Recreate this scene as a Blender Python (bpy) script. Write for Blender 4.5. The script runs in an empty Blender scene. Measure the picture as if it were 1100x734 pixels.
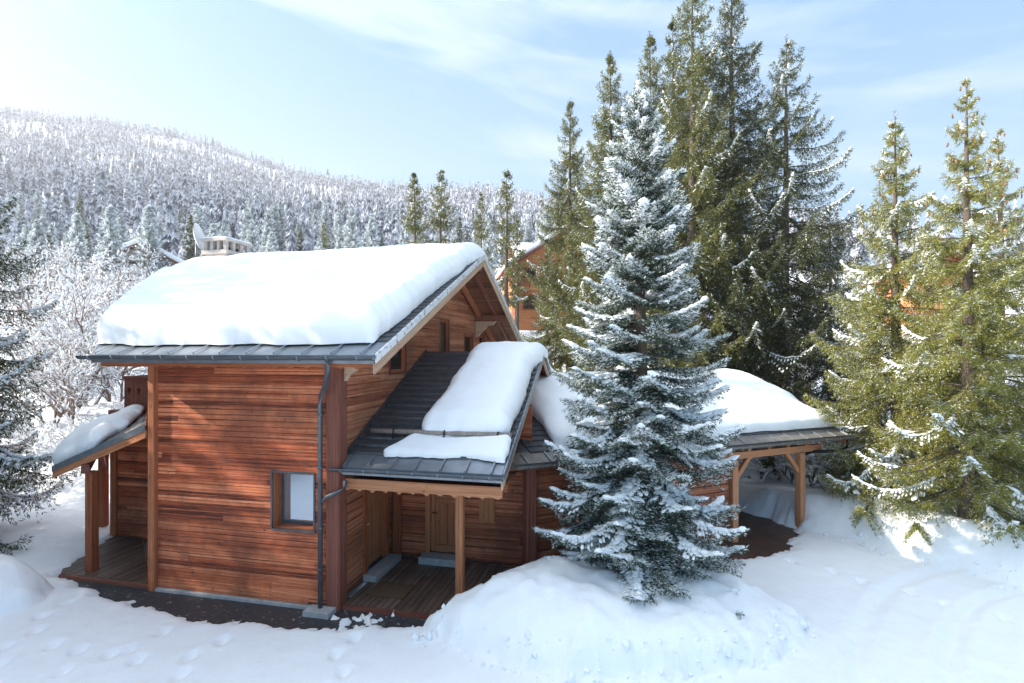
import bpy, math, random
import numpy as np
from math import radians, sin, cos, pi, sqrt, atan2

random.seed(7)
RNG = np.random.default_rng(11)
scene = bpy.context.scene
COL = scene.collection
H = 5.4                      # camera height, metres above the yard
F = 560.0                    # focal length in photo pixels (photo 1100 wide)

# ------------------------------------------------------------------ frames
TH = radians(12.6)
C0 = np.array([-3.73, 10.88])            # front right corner of the chalet
U2 = np.array([cos(TH), -sin(TH)])
V2 = np.array([sin(TH), cos(TH)])
def L2W(x, y):
    return C0[0] + x*U2[0] + y*V2[0], C0[1] + x*U2[1] + y*V2[1]
WA = radians(54.9)                        # the garage wing runs at an angle to the chalet
WC = (3.70, 2.38)
WS = (sin(WA), cos(WA)); WQ = (-cos(WA), sin(WA))
def W2L(s, q):
    return WC[0] + WS[0]*s + WQ[0]*q, WC[1] + WS[1]*s + WQ[1]*q
def W2W(s, q):
    return L2W(*W2L(s, q))

# ------------------------------------------------------------------ noise
def _hash(ix, iy, seed):
    n = (ix.astype(np.int64)*374761393 + iy.astype(np.int64)*668265263 + seed*974711) & 0x7fffffff
    n = ((n ^ (n >> 13))*1274126177) & 0x7fffffff
    return ((n ^ (n >> 16)) & 0xffff)/65535.0
def vnoise(x, y, seed=0):
    x = np.asarray(x, float); y = np.asarray(y, float)
    ix = np.floor(x); iy = np.floor(y); fx = x-ix; fy = y-iy
    fx = fx*fx*(3-2*fx); fy = fy*fy*(3-2*fy)
    ix = ix.astype(np.int64); iy = iy.astype(np.int64)
    a = _hash(ix, iy, seed); b = _hash(ix+1, iy, seed); c = _hash(ix, iy+1, seed); d = _hash(ix+1, iy+1, seed)
    return (a*(1-fx)+b*fx)*(1-fy) + (c*(1-fx)+d*fx)*fy
def fbm(x, y, seed=0, octs=4):
    x = np.asarray(x, float); y = np.asarray(y, float)
    s = 0; a = 0.5
    for k in range(octs):
        s = s + a*(vnoise(x, y, seed+k*17)-.5); x = x*2.03+3.1; y = y*2.03-1.7; a *= .5
    return s
def sstep(a, b, x):
    t = np.clip((x-a)/(b-a), 0, 1); return t*t*(3-2*t)
def poly_sd(px, py, poly):
    """signed distance to polygon, negative inside"""
    d = np.full(px.shape, 1e9); inside = np.zeros(px.shape, bool)
    n = len(poly)
    for i in range(n):
        x0, y0 = poly[i]; x1, y1 = poly[(i+1) % n]
        ex, ey = x1-x0, y1-y0
        t = np.clip(((px-x0)*ex+(py-y0)*ey)/(ex*ex+ey*ey), 0, 1)
        d = np.minimum(d, np.hypot(px-x0-t*ex, py-y0-t*ey))
        cond = ((y0 > py) != (y1 > py))
        with np.errstate(divide='ignore', invalid='ignore'):
            xi = (x1-x0)*(py-y0)/(y1-y0 if y1 != y0 else 1e-9)+x0
        inside ^= cond & (px < xi)
    return np.where(inside, -d, d)

# ------------------------------------------------------------------ node helpers
def new_mat(name):
    m = bpy.data.materials.new(name); m.use_nodes = True
    nt = m.node_tree; nt.nodes.clear()
    out = nt.nodes.new('ShaderNodeOutputMaterial')
    bs = nt.nodes.new('ShaderNodeBsdfPrincipled')
    nt.links.new(bs.outputs[0], out.inputs[0])
    return m, nt, bs, out
def nd(nt, typ, ins=None, **kw):
    n = nt.nodes.new(typ)
    for k, v in kw.items(): setattr(n, k, v)
    if ins:
        for k, v in ins.items():
            if hasattr(v, 'is_output') or isinstance(v, bpy.types.NodeSocket): nt.links.new(v, n.inputs[k])
            else: n.inputs[k].default_value = v
    return n
def mathn(nt, op, a, b=None, clamp=False):
    n = nd(nt, 'ShaderNodeMath', {0: a} if b is None else {0: a, 1: b}, operation=op); n.use_clamp = clamp
    return n.outputs[0]
def ramp(nt, fac, stops):
    n = nt.nodes.new('ShaderNodeValToRGB'); nt.links.new(fac, n.inputs[0])
    cr = n.color_ramp
    while len(cr.elements) > 1: cr.elements.remove(cr.elements[0])
    cr.elements[0].position = stops[0][0]; cr.elements[0].color = (*stops[0][1], 1)
    for p, c in stops[1:]:
        e = cr.elements.new(p); e.color = (*c, 1)
    return n.outputs[0]
def mixc(nt, fac, a, b, blend='MIX'):
    n = nt.nodes.new('ShaderNodeMix'); n.data_type = 'RGBA'; n.blend_type = blend
    for sock, v in ((n.inputs[0], fac), (n.inputs[6], a), (n.inputs[7], b)):
        if isinstance(v, bpy.types.NodeSocket): nt.links.new(v, sock)
        else: sock.default_value = v if not isinstance(v, tuple) or len(v) == 4 else (*v, 1)
    return n.outputs[2]
def bump(nt, bs, height, strength=.3, dist=.02):
    b = nd(nt, 'ShaderNodeBump', {'Strength': strength, 'Distance': dist, 'Height': height})
    nt.links.new(b.outputs[0], bs.inputs['Normal'])

def mat_snow(name, col=(.86, .88, .91), scale=1.0, bstr=.25, dirt=0.0):
    m, nt, bs, out = new_mat(name)
    g = nd(nt, 'ShaderNodeNewGeometry')
    n1 = nd(nt, 'ShaderNodeTexNoise', {'Vector': g.outputs['Position'], 'Scale': 2.3*scale, 'Detail': 6, 'Roughness': .6})
    n2 = nd(nt, 'ShaderNodeTexNoise', {'Vector': g.outputs['Position'], 'Scale': 26*scale, 'Detail': 4, 'Roughness': .7})
    h = mathn(nt, 'ADD', mathn(nt, 'MULTIPLY', n1.outputs[0], 1.0), mathn(nt, 'MULTIPLY', n2.outputs[0], .22))
    bump(nt, bs, h, bstr, .06)
    c = ramp(nt, n1.outputs[0], [(.3, tuple(x*.965 for x in col)), (.65, col)])
    if dirt:
        n3 = nd(nt, 'ShaderNodeTexNoise', {'Vector': g.outputs['Position'], 'Scale': 9, 'Detail': 5, 'Roughness': .75})
        c = mixc(nt, mathn(nt, 'MULTIPLY', ramp(nt, n3.outputs[0], [(.68, (0, 0, 0)), (.74, (1, 1, 1))]), dirt), c, (.32, .29, .26))
    nt.links.new(c, bs.inputs['Base Color']); bs.inputs['Roughness'].default_value = .7
    bs.inputs['Specular IOR Level'].default_value = .25
    bs.inputs['Sheen Weight'].default_value = .0
    return m

def mat_wood(name, dark, mid, light, stops=(.30, .48, .72), course=0.0, rough=.62, weather=None, wamt=.5, streak=1.0):
    """grain runs along UV u (metres); course>0 gives every board its own tone"""
    m, nt, bs, out = new_mat(name)
    uv = nd(nt, 'ShaderNodeUVMap'); sp = nd(nt, 'ShaderNodeSeparateXYZ', {0: uv.outputs[0]})
    u, v = sp.outputs[0], sp.outputs[1]
    if course > 0:
        row = mathn(nt, 'FLOOR', mathn(nt, 'DIVIDE', v, course))
        wn = nd(nt, 'ShaderNodeTexWhiteNoise', {'W': row}, noise_dimensions='1D')
        rv = wn.outputs[0]
        seg = mathn(nt, 'FLOOR', mathn(nt, 'ADD', mathn(nt, 'MULTIPLY', u, .13), mathn(nt, 'MULTIPLY', rv, 7.0)))
        wn2 = nd(nt, 'ShaderNodeTexWhiteNoise', {'W': mathn(nt, 'ADD', mathn(nt, 'MULTIPLY', row, 13.7), seg)}, noise_dimensions='1D')
        rv2 = wn2.outputs[0]
        jf = mathn(nt, 'FRACT', mathn(nt, 'ADD', mathn(nt, 'MULTIPLY', u, .13), mathn(nt, 'MULTIPLY', rv, 7.0)))
        joint = mathn(nt, 'LESS_THAN', jf, .0012)
    else:
        oi = nd(nt, 'ShaderNodeObjectInfo'); rv = oi.outputs['Random']; rv2 = rv
    cv = nd(nt, 'ShaderNodeCombineXYZ', {0: mathn(nt, 'ADD', mathn(nt, 'MULTIPLY', u, .42), mathn(nt, 'MULTIPLY', rv, 31.0)), 1: mathn(nt, 'MULTIPLY', v, 22.0), 2: mathn(nt, 'MULTIPLY', rv, 9.0)})
    g1 = nd(nt, 'ShaderNodeTexNoise', {'Vector': cv.outputs[0], 'Scale': 1.0, 'Detail': 7, 'Roughness': .68, 'Distortion': .35})
    cv2 = nd(nt, 'ShaderNodeCombineXYZ', {0: mathn(nt, 'MULTIPLY', u, 3.6), 1: mathn(nt, 'MULTIPLY', v, 85.0), 2: rv})
    g2 = nd(nt, 'ShaderNodeTexNoise', {'Vector': cv2.outputs[0], 'Scale': 1.0, 'Detail': 3, 'Roughness': .6})
    f = mathn(nt, 'ADD', mathn(nt, 'MULTIPLY', g1.outputs[0], .72), mathn(nt, 'MULTIPLY', g2.outputs[0], .28))
    f = mathn(nt, 'ADD', f, mathn(nt, 'MULTIPLY', mathn(nt, 'SUBTRACT', rv2, .5), .17*streak))
    c = ramp(nt, f, [(stops[0], dark), (stops[1], mid), (stops[2], light)])
    # knots
    kv = nd(nt, 'ShaderNodeCombineXYZ', {0: mathn(nt, 'MULTIPLY', u, 2.6), 1: mathn(nt, 'MULTIPLY', v, 5.0), 2: 0.0})
    vo = nd(nt, 'ShaderNodeTexVoronoi', {'Vector': kv.outputs[0], 'Scale': 1.0, 'Randomness': 1.0})
    kn = ramp(nt, vo.outputs['Distance'], [(.05, (1, 1, 1)), (.12, (0, 0, 0))])
    c = mixc(nt, mathn(nt, 'MULTIPLY', kn, .75), c, tuple(x*.35 for x in dark))
    if course > 0: c = mixc(nt, joint, c, tuple(x*.3 for x in dark))
    if weather:
        g = nd(nt, 'ShaderNodeNewGeometry')
        n3 = nd(nt, 'ShaderNodeTexNoise', {'Vector': g.outputs['Position'], 'Scale': .9, 'Detail': 8, 'Roughness': .72})
        wf = mathn(nt, 'MULTIPLY', ramp(nt, n3.outputs[0], [(.42, (0, 0, 0)), (.62, (1, 1, 1))]), wamt)
        c = mixc(nt, wf, c, weather)
    nt.links.new(c, bs.inputs['Base Color']); bs.inputs['Roughness'].default_value = rough
    bs.inputs['Specular IOR Level'].default_value = .3
    bump(nt, bs, f, .35, .012)
    return m

def mat_plain(name, col, rough=.5, metal=0.0, var=.25, scale=6.0, bstr=.1, frost=0.0, spec=.5):
    m, nt, bs, out = new_mat(name)
    g = nd(nt, 'ShaderNodeNewGeometry')
    n1 = nd(nt, 'ShaderNodeTexNoise', {'Vector': g.outputs['Position'], 'Scale': scale, 'Detail': 6, 'Roughness': .65})
    c = ramp(nt, n1.outputs[0], [(.3, tuple(x*(1-var) for x in col)), (.7, tuple(min(1, x*(1+var)) for x in col))])
    if frost:
        n2 = nd(nt, 'ShaderNodeTexNoise', {'Vector': g.outputs['Position'], 'Scale': 7, 'Detail': 8, 'Roughness': .75})
        c = mixc(nt, ramp(nt, n2.outputs[0], [(.6-frost*.3, (0, 0, 0)), (.68-frost*.3, (1, 1, 1))]), c, (.8, .82, .86))
    nt.links.new(c, bs.inputs['Base Color'])
    bs.inputs['Roughness'].default_value = rough; bs.inputs['Metallic'].default_value = metal
    bs.inputs['Specular IOR Level'].default_value = spec
    bump(nt, bs, n1.outputs[0], bstr, .02)
    return m

def mat_needles(name, dark, light, trans=.25, scale=1.3):
    m, nt, bs, out = new_mat(name)
    g = nd(nt, 'ShaderNodeNewGeometry')
    r = g.outputs['Random Per Island']
    n1 = nd(nt, 'ShaderNodeTexNoise', {'Vector': g.outputs['Position'], 'Scale': scale, 'Detail': 3})
    f = mathn(nt, 'ADD', mathn(nt, 'MULTIPLY', r, .55), mathn(nt, 'MULTIPLY', n1.outputs[0], .45))
    c = ramp(nt, f, [(.2, dark), (.75, light)])
    nt.links.new(c, bs.inputs['Base Color']); bs.inputs['Roughness'].default_value = .55
    bs.inputs['Specular IOR Level'].default_value = .25
    tr = nd(nt, 'ShaderNodeBsdfTranslucent', {'Color': c})
    mx = nd(nt, 'ShaderNodeMixShader', {0: trans, 1: bs.outputs[0], 2: tr.outputs[0]})
    nt.links.new(mx.outputs[0], out.inputs[0])
    return m

# ------------------------------------------------------------------ mesh builder
class MB:
    def __init__(s): s.v = []; s.f = []; s.g = []; s.sm = []
    def add(s, vs, fs, grain=(1, 0, 0), smooth=False):
        o = len(s.v); s.v += [tuple(map(float, p)) for p in vs]
        for f in fs: s.f.append(tuple(i+o for i in f)); s.g.append(grain); s.sm.append(smooth)
        return s
    def box(s, x0, x1, y0, y1, z0, z1, grain=(1, 0, 0), T=None):
        vs = [(x, y, z) for z in (z0, z1) for y in (y0, y1) for x in (x0, x1)]
        if T: vs = [(*T(x, y), z) for x, y, z in vs]
        return s.add(vs, [(0, 2, 3, 1), (4, 5, 7, 6), (0, 1, 5, 4), (2, 6, 7, 3), (0, 4, 6, 2), (1, 3, 7, 5)], grain)
    def beam(s, p0, p1, w, h, up=(0, 0, 1), ch=0.0):
        p0 = np.array(p0, float); p1 = np.array(p1, float); d = p1-p0; d /= np.linalg.norm(d)
        up = np.array(up, float); r = np.cross(d, up); r /= np.linalg.norm(r); u = np.cross(r, d)
        c = ch
        if c > 0: prof = [(-w/2+c, -h/2), (w/2-c, -h/2), (w/2, -h/2+c), (w/2, h/2-c), (w/2-c, h/2), (-w/2+c, h/2), (-w/2, h/2-c), (-w/2, -h/2+c)]
        else: prof = [(-w/2, -h/2), (w/2, -h/2), (w/2, h/2), (-w/2, h/2)]
        n = len(prof)
        vs = [p0+r*a+u*b for a, b in prof]+[p1+r*a+u*b for a, b in prof]
        fs = [(i, (i+1) % n, n+(i+1) % n, n+i) for i in range(n)]+[tuple(range(n-1, -1, -1)), tuple(range(n, 2*n))]
        return s.add(vs, fs, tuple(d))
    def post(s, x, y, w, d, z0, z1, T=None, ch=.015):
        c = ch
        prof = [(-w/2+c, -d/2), (w/2-c, -d/2), (w/2, -d/2+c), (w/2, d/2-c), (w/2-c, d/2), (-w/2+c, d/2), (-w/2, d/2-c), (-w/2, -d/2+c)]
        vs = [(x+a, y+b, z) for z in (z0, z1) for a, b in prof]
        if T: vs = [(*T(a, b), z) for a, b, z in vs]
        n = 8
        return s.add(vs, [(i, (i+1) % n, n+(i+1) % n, n+i) for i in range(n)]+[tuple(range(n-1, -1, -1)), tuple(range(n, 2*n))], (0, 0, 1))
    def prism(s, poly, off, grain=(1, 0, 0)):
        """poly: list of 3D points; extruded by vector off"""
        n = len(poly); P = [np.array(p, float) for p in poly]; o = np.array(off, float)
        vs = P+[p+o for p in P]
        return s.add(vs, [tuple(range(n)), tuple(range(2*n-1, n-1, -1))]+[(i, n+i, n+(i+1) % n, (i+1) % n) for i in range(n)], grain)
    def tube(s, pts, r, n=8, caps=True, smooth=True):
        pts = [np.array(p, float) for p in pts]; m = len(pts)
        rs = r if isinstance(r, (list, tuple)) else [r]*m
        vs = []; ref = np.array([0.13, .21, .97])
        for i, p in enumerate(pts):
            d = pts[min(i+1, m-1)]-pts[max(i-1, 0)]; d /= np.linalg.norm(d)
            rf = ref if abs(d @ ref) < .95 else np.array([1., 0, 0])
            a = np.cross(d, rf); a /= np.linalg.norm(a); b = np.cross(d, a)
            for k in range(n): vs.append(p+rs[i]*(a*cos(2*pi*k/n)+b*sin(2*pi*k/n)))
        fs = [(i*n+k, i*n+(k+1) % n, (i+1)*n+(k+1) % n, (i+1)*n+k) for i in range(m-1) for k in range(n)]
        if caps: fs += [tuple(range(n-1, -1, -1)), tuple(range((m-1)*n, m*n))]
        return s.add(vs, fs, (0, 0, 1), smooth)
    def halfpipe(s, p0, p1, r, up=(0, 0, 1), n=8, t=.006):
        p0 = np.array(p0, float); p1 = np.array(p1, float); d = p1-p0; d /= np.linalg.norm(d)
        u = np.array(up, float); rr = np.cross(d, u); rr /= np.linalg.norm(rr); u = np.cross(rr, d)
        prof = [(r*cos(pi+pi*k/n), r*sin(pi+pi*k/n)) for k in range(n+1)]
        prof += [((r-t)*cos(2*pi-pi*k/n), (r-t)*sin(2*pi-pi*k/n)) for k in range(n+1)]
        m = len(prof)
        vs = [p0+rr*a+u*b for a, b in prof]+[p1+rr*a+u*b for a, b in prof]
        fs = [(i, (i+1) % m, m+(i+1) % m, m+i) for i in range(m)]
        for o in (0, m):
            for k in range(n): fs.append((o+k, o+k+1, o+m-2-k, o+m-1-k))
        return s.add(vs, fs, (1, 0, 0), False)
    def build(s, name, mat, parent=None, loc=None):
        me = bpy.data.meshes.new(name)
        me.from_pydata(s.v, [], s.f); me.update()
        P = np.array(s.v); uvl = me.uv_layers.new(name='UVMap')
        uv = np.zeros((len(me.loops), 2), np.float32); k = 0
        for f, g in zip(s.f, s.g):
            q = P[list(f)]
            n = np.zeros(3)
            for i in range(len(f)): n += np.cross(q[i], q[(i+1) % len(f)])
            ln = np.linalg.norm(n); n = n/ln if ln > 1e-12 else np.array([0, 0, 1.])
            gg = np.array(g, float); t = gg-n*(gg @ n)
            if np.linalg.norm(t) < .3:
                t = np.cross(n, [0, 0, 1.]); 
                if np.linalg.norm(t) < .1: t = np.array([1., 0, 0])
            t /= np.linalg.norm(t); w = np.cross(n, t)
            if w[2] < -1e-6 or (abs(w[2]) < 1e-6 and w[1] < 0): w = -w
            uv[k:k+len(f), 0] = q @ t; uv[k:k+len(f), 1] = q @ w; k += len(f)
        uvl.data.foreach_set('uv', uv.ravel())
        if any(s.sm): me.polygons.foreach_set('use_smooth', s.sm)
        me.materials.append(mat)
        o = bpy.data.objects.new(name, me); COL.objects.link(o)
        if parent: o.parent = parent
        if loc: o.location = loc
        return o

def np_mesh(name, V, faces, mats, midx=None, smooth=False):
    """faces: (n,k) int array with constant k"""
    me = bpy.data.meshes.new(name); n, k = faces.shape
    me.vertices.add(len(V)); me.vertices.foreach_set('co', np.ascontiguousarray(V, np.float32).ravel())
    me.loops.add(n*k); me.loops.foreach_set('vertex_index', np.ascontiguousarray(faces, np.int32).ravel())
    me.polygons.add(n); me.polygons.foreach_set('loop_start', np.arange(0, n*k, k, dtype=np.int32))
    me.polygons.foreach_set('loop_total', np.full(n, k, np.int32))
    for m in mats: me.materials.append(m)
    if midx is not None: me.polygons.foreach_set('material_index', midx.astype(np.int32))
    me.polygons.foreach_set('use_smooth', np.full(n, smooth))
    me.update(calc_edges=True); me.validate()
    return me
def link(name, me, parent=None, loc=None):
    o = bpy.data.objects.new(name, me); COL.objects.link(o)
    if parent: o.parent = parent
    if loc is not None: o.location = loc
    return o
def empty(name, loc=(0, 0, 0), rz=0, label=None, cat=None, group=None):
    o = bpy.data.objects.new(name, None); COL.objects.link(o); o.location = loc; o.rotation_euler = (0, 0, rz)
    o.empty_display_size = .3
    tag(o, label, cat, group); return o
def tag(o, label=None, cat=None, group=None, kind=None):
    if label: o['label'] = label
    if cat: o['category'] = cat
    if group: o['group'] = group
    if kind: o['kind'] = kind
    return o
def copy_tree(o, parent=None):
    c = o.copy(); COL.objects.link(c)
    if parent: c.parent = parent
    for ch in [x for x in list(bpy.data.objects) if x.parent == o]: copy_tree(ch, c)
    return c

def grid_mesh(name, X, Y, Z, mats, smooth=True):
    ny, nx = X.shape
    V = np.stack([X.ravel(), Y.ravel(), Z.ravel()], 1)
    i = np.arange(ny-1)[:, None]*nx+np.arange(nx-1)[None, :]
    f = np.stack([i, i+1, i+1+nx, i+nx], -1).reshape(-1, 4)
    return np_mesh(name, V, f, mats, smooth=smooth)

def blanket(zf, xl, xr, y0, y1, T, r=.5, nx=90, ny=90, wob=.08, bulge=.08, seed=3, rough=.03, T2=None, lowedge=None):
    """snow lying on the surface zf(x,y): its own thickness, rounded overhanging edges.  xl,xr functions of y"""
    e = lambda n: (lambda t: .55*t+.45*(.5-.5*np.cos(pi*t)))(np.linspace(0, 1, n))
    tx = e(nx)[None, :]; ty = e(ny)[:, None]
    Yb = y0+(y1-y0)*ty+0*tx
    XL = xl(Yb); XR = xr(Yb)
    XL = XL+wob*2*fbm(Yb*1.3, Yb*0+seed, seed); XR = XR+wob*2*fbm(Yb*1.3, Yb*0+seed+5, seed+1)
    X = XL+(XR-XL)*tx
    yo = y0+wob*2*fbm(X*1.1, X*0+seed+9, seed+2)*1.0
    if lowedge is not None: yo = yo+lowedge(X)
    y1w = y1+wob*2*fbm(X*1.1, X*0+seed+19, seed+3)
    Y = yo+(y1w-yo)*ty
    dl = X-XL; dr = XR-X; db = Y-yo; dt = y1w-Y
    def w(d): return np.clip(1-d/r, 0, 1)
    k = np.sqrt(w(dl)**2+w(db)**2+1e-12); k2 = np.sqrt(w(dr)**2+w(dt)**2+1e-12); k = np.sqrt(np.maximum(w(dl), w(dr))**2.4+np.maximum(w(db), w(dt))**2.4)
    k = np.clip(k**(1/1.2), 0, 1)
    fac = np.sqrt(np.clip(1-k**2, 0, 1))
    # guarantee that the rim itself lies on the roof
    rim = np.zeros_like(fac, bool); rim[0] = rim[-1] = True; rim[:, 0] = rim[:, -1] = True
    fac = np.where(rim, 0, fac)
    th = T(X, Y)*(1+.25*fbm(X*.6, Y*.6, seed+7))
    Z = zf(X, Y)+.012+fac*th+fac*rough*2*fbm(X*2.3, Y*2.3, seed+11, 4)
    o = bulge*np.sin(pi*np.clip(fac, 0, 1))
    X2 = X+o*(np.where(w(dr) > 0, w(dr), 0)-w(dl)); Y2 = Y+o*(w(dt)-w(db))
    return X2, Y2, Z
# ------------------------------------------------------------------ materials
SNOW = mat_snow('snow_packed', bstr=.32)
SNOW_ROOF = mat_snow('snow_roof', col=(.87, .89, .91), bstr=.2)
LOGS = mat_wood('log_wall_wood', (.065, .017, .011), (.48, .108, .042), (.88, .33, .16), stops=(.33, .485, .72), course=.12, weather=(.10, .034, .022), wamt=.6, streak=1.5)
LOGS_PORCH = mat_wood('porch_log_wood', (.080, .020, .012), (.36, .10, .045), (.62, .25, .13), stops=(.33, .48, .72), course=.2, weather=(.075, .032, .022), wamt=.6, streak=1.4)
LOGS_PALE = mat_wood('gable_log_wood', (.11, .032, .018), (.42, .135, .062), (.70, .36, .21), stops=(.33, .50, .72), course=.2, weather=(.15, .09, .062), wamt=.5)
BEAM = mat_wood('beam_wood', (.12, .032, .014), (.33, .10, .042), (.50, .20, .095))
BEAM_RED = mat_wood('corner_wood', (.075, .022, .015), (.19, .063, .042), (.32, .13, .09))
PALE = mat_wood('pale_board_wood', (.26, .15, .10), (.48, .31, .21), (.66, .50, .38))
HONEY = mat_wood('honey_wood', (.26, .09, .035), (.50, .21, .10), (.66, .35, .20))
DOORW = mat_wood('door_wood', (.16, .052, .02), (.36, .13, .055), (.50, .22, .10))
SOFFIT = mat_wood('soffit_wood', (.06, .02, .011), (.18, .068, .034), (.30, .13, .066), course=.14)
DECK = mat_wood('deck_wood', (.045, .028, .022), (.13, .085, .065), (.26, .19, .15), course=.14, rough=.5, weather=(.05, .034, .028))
ZINC = mat_plain('zinc_sheet', (.24, .27, .31), rough=.42, metal=.55, var=.18, scale=3)
GUTTER = mat_plain('gutter_zinc', (.115, .13, .145), rough=.4, metal=.6, var=.2)
PIPE = mat_plain('downpipe_zinc', (.12, .135, .155), rough=.45, metal=.5, var=.2)
SLATE = mat_plain('dark_shingle', (.060, .064, .074), rough=.42, metal=.15, var=.4, scale=7)
CONC = mat_plain('concrete', (.36, .37, .38), rough=.85, var=.2, scale=7)
STONE = mat_plain('chimney_render', (.50, .45, .42), rough=.9, var=.15, scale=4)
ASPHALT = mat_plain('wet_asphalt', (.038, .041, .047), rough=.5, var=.5, scale=14, bstr=.3, frost=.02)
FLOORB = mat_plain('wet_brown_paving', (.085, .046, .034), rough=.5, var=.45, scale=2.2, bstr=.1)
BLACK = mat_plain('black_metal', (.02, .02, .022), rough=.4, metal=.4)
WHITE = mat_plain('white_enamel', (.72, .73, .74), rough=.35, var=.06)
DARKIN = mat_plain('dark_opening', (.012, .010, .009), rough=.8)
VERGE = mat_plain('frosty_verge_zinc', (.20, .225, .25), rough=.5, metal=.4, var=.25, frost=.75)
def mat_glass():
    m, nt, bs, out = new_mat('window_glass')
    bs.inputs['Base Color'].default_value = (.62, .66, .72, 1); bs.inputs['Metallic'].default_value = .85
    bs.inputs['Roughness'].default_value = .04
    g = nd(nt, 'ShaderNodeNewGeometry'); n = nd(nt, 'ShaderNodeTexNoise', {'Vector': g.outputs['Position'], 'Scale': 1.2, 'Detail': 1})
    bump(nt, bs, n.outputs[0], .03, .05)
    return m
GLASS = mat_glass()
m, nt, bs, out = new_mat('dim_glass'); DIMGLASS = m
bs.inputs['Base Color'].default_value = (.03, .022, .018, 1); bs.inputs['Roughness'].default_value = .12

# ------------------------------------------------------------------ chalet root
CH = empty('log_chalet', (C0[0], C0[1], 0), -TH, 'large brown log chalet with deep snow on its wide gabled roof', 'chalet')

EY = -.8; RY = 6.78; RX = 1.36; ZE = 5.33; SL = .431
def zr(y): return ZE+SL*(np.minimum(y, 2*RY-y)+.8)
_lx = ([-.8, .9, 2.8, 4.5, 6.78], [-5.34, -6.7, -8.1, -9.2, -9.8])
def roof_left(y):
    yy = np.minimum(y, 2*RY-y); return np.interp(yy, *_lx)

def log_wall(name, p0, p1, z0, z1, mat, holes=(), rng=None, course=.2, parent=None):
    mb = MB(); p0 = np.array(p0, float); p1 = np.array(p1, float); Lw = np.linalg.norm(p1-p0); d = (p1-p0)/Lw
    o = np.array([d[1], -d[0]]); rnd = random.Random(int(Lw*1000))
    P = lambda t, off, z: (*(p0+d*t+o*off), z)
    z = z0
    while z < z1-1e-6:
        zt = min(z+course, z1)
        if rng:
            b0, b1 = rng(z); t0, t1 = rng(zt)
            if b0 >= b1: break
            if t0 > t1: t0 = t1 = (t0+t1)/2
        else: b0, b1, t0, t1 = 0, Lw, 0, Lw
        segs = [(b0, b1, t0, t1)]
        for h0, h1, hz0, hz1 in holes:
            if zt > hz0+.02 and z < hz1-.02:
                ns = []
                for a, b, c, e in segs:
                    if h0 > a and h1 < b: ns += [(a, h0, c, h0), (h1, b, h1, e)]
                    elif h0 <= a < h1 < b: ns.append((h1, b, h1, e))
                    elif a < h0 < b <= h1: ns.append((a, h0, c, h0))
                    elif h1 <= a or h0 >= b: ns.append((a, b, c, e))
                segs = ns
        off = rnd.uniform(-.006, .006); c = .016 if course > .15 else .009; gd = -.022 if course > .15 else -.012
        for a, b, t_0, t_1 in segs:
            lp = lambda k: (a+(t_0-a)*k, b+(t_1-b)*k)
            ks = [0, c/(zt-z), 1-c/(zt-z), 1]; of = [gd, off, off, gd]
            vs = []
            for k, q in zip(ks, of):
                u0, u1 = lp(k); zz = z+(zt-z)*k
                vs += [P(u0, q, zz), P(u1, q, zz)]
            mb.add(vs, [(0, 1, 3, 2), (2, 3, 5, 4), (4, 5, 7, 6)], (d[0], d[1], 0))
        z = zt
    return mb.build(name, mat, parent or CH)

def frame_T(p0, p1):
    p0 = np.array(p0, float); p1 = np.array(p1, float); d = (p1-p0)/np.linalg.norm(p1-p0); o = np.array([d[1], -d[0]])
    return lambda t, off: tuple(p0+d*t+o*off)
def window(T, t0, t1, z0, z1, depth=.12, edge=.03, casing=BEAM, glass=DIMGLASS, proud=.02, fr=.05, sashmat=None, mull=0, parent=None, sill=True):
    """casing ring round the opening is the window itself; reveal, sash and pane are its sub-parts"""
    mb = MB(); e = edge
    for a, b, c, d in ((t0-e, t0, z0-e, z1+e), (t1, t1+e, z0-e, z1+e), (t0, t1, z0-e, z0), (t0, t1, z1, z1+e)):
        mb.box(a, b, -.02, proud, c, d, (0, 0, 1) if b-a < d-c else (1, 0, 0), T)
    w = mb.build('window', casing, parent or CH)
    mb = MB(); th = .02
    dp = depth+.02
    for a, b, c, d in ((t0-.001, t0+th, z0+th, z1-th), (t1-th, t1+.001, z0+th, z1-th), (t0, t1, z0-.001, z0+th), (t0, t1, z1-th, z1+.001)):
        mb.box(a, b, -dp, -.021, c, d, (0, 0, 1), T)
    mb.build('reveal', BEAM, w)
    mb = MB(); f = fr; a0, a1, b0, b1 = t0+th, t1-th, z0+th, z1-th
    for a, b, c, d in ((a0, a0+f, b0, b1), (a1-f, a1, b0, b1), (a0+f, a1-f, b0, b0+f), (a0+f, a1-f, b1-f, b1)):
        mb.box(a, b, -depth, -depth+.04, c, d, (0, 0, 1), T)
    for k in range(mull):
        x = a0+(a1-a0)*(k+1)/(mull+1); mb.box(x-.025, x+.025, -depth, -depth+.04, b0+f, b1-f, (0, 0, 1), T)
    mb.build('sash', sashmat or BEAM, w)
    MB().box(a0, a1, -depth-.015, -depth+.012, b0, b1, (0, 0, 1), T).build('pane', glass, w)
    return w

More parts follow.
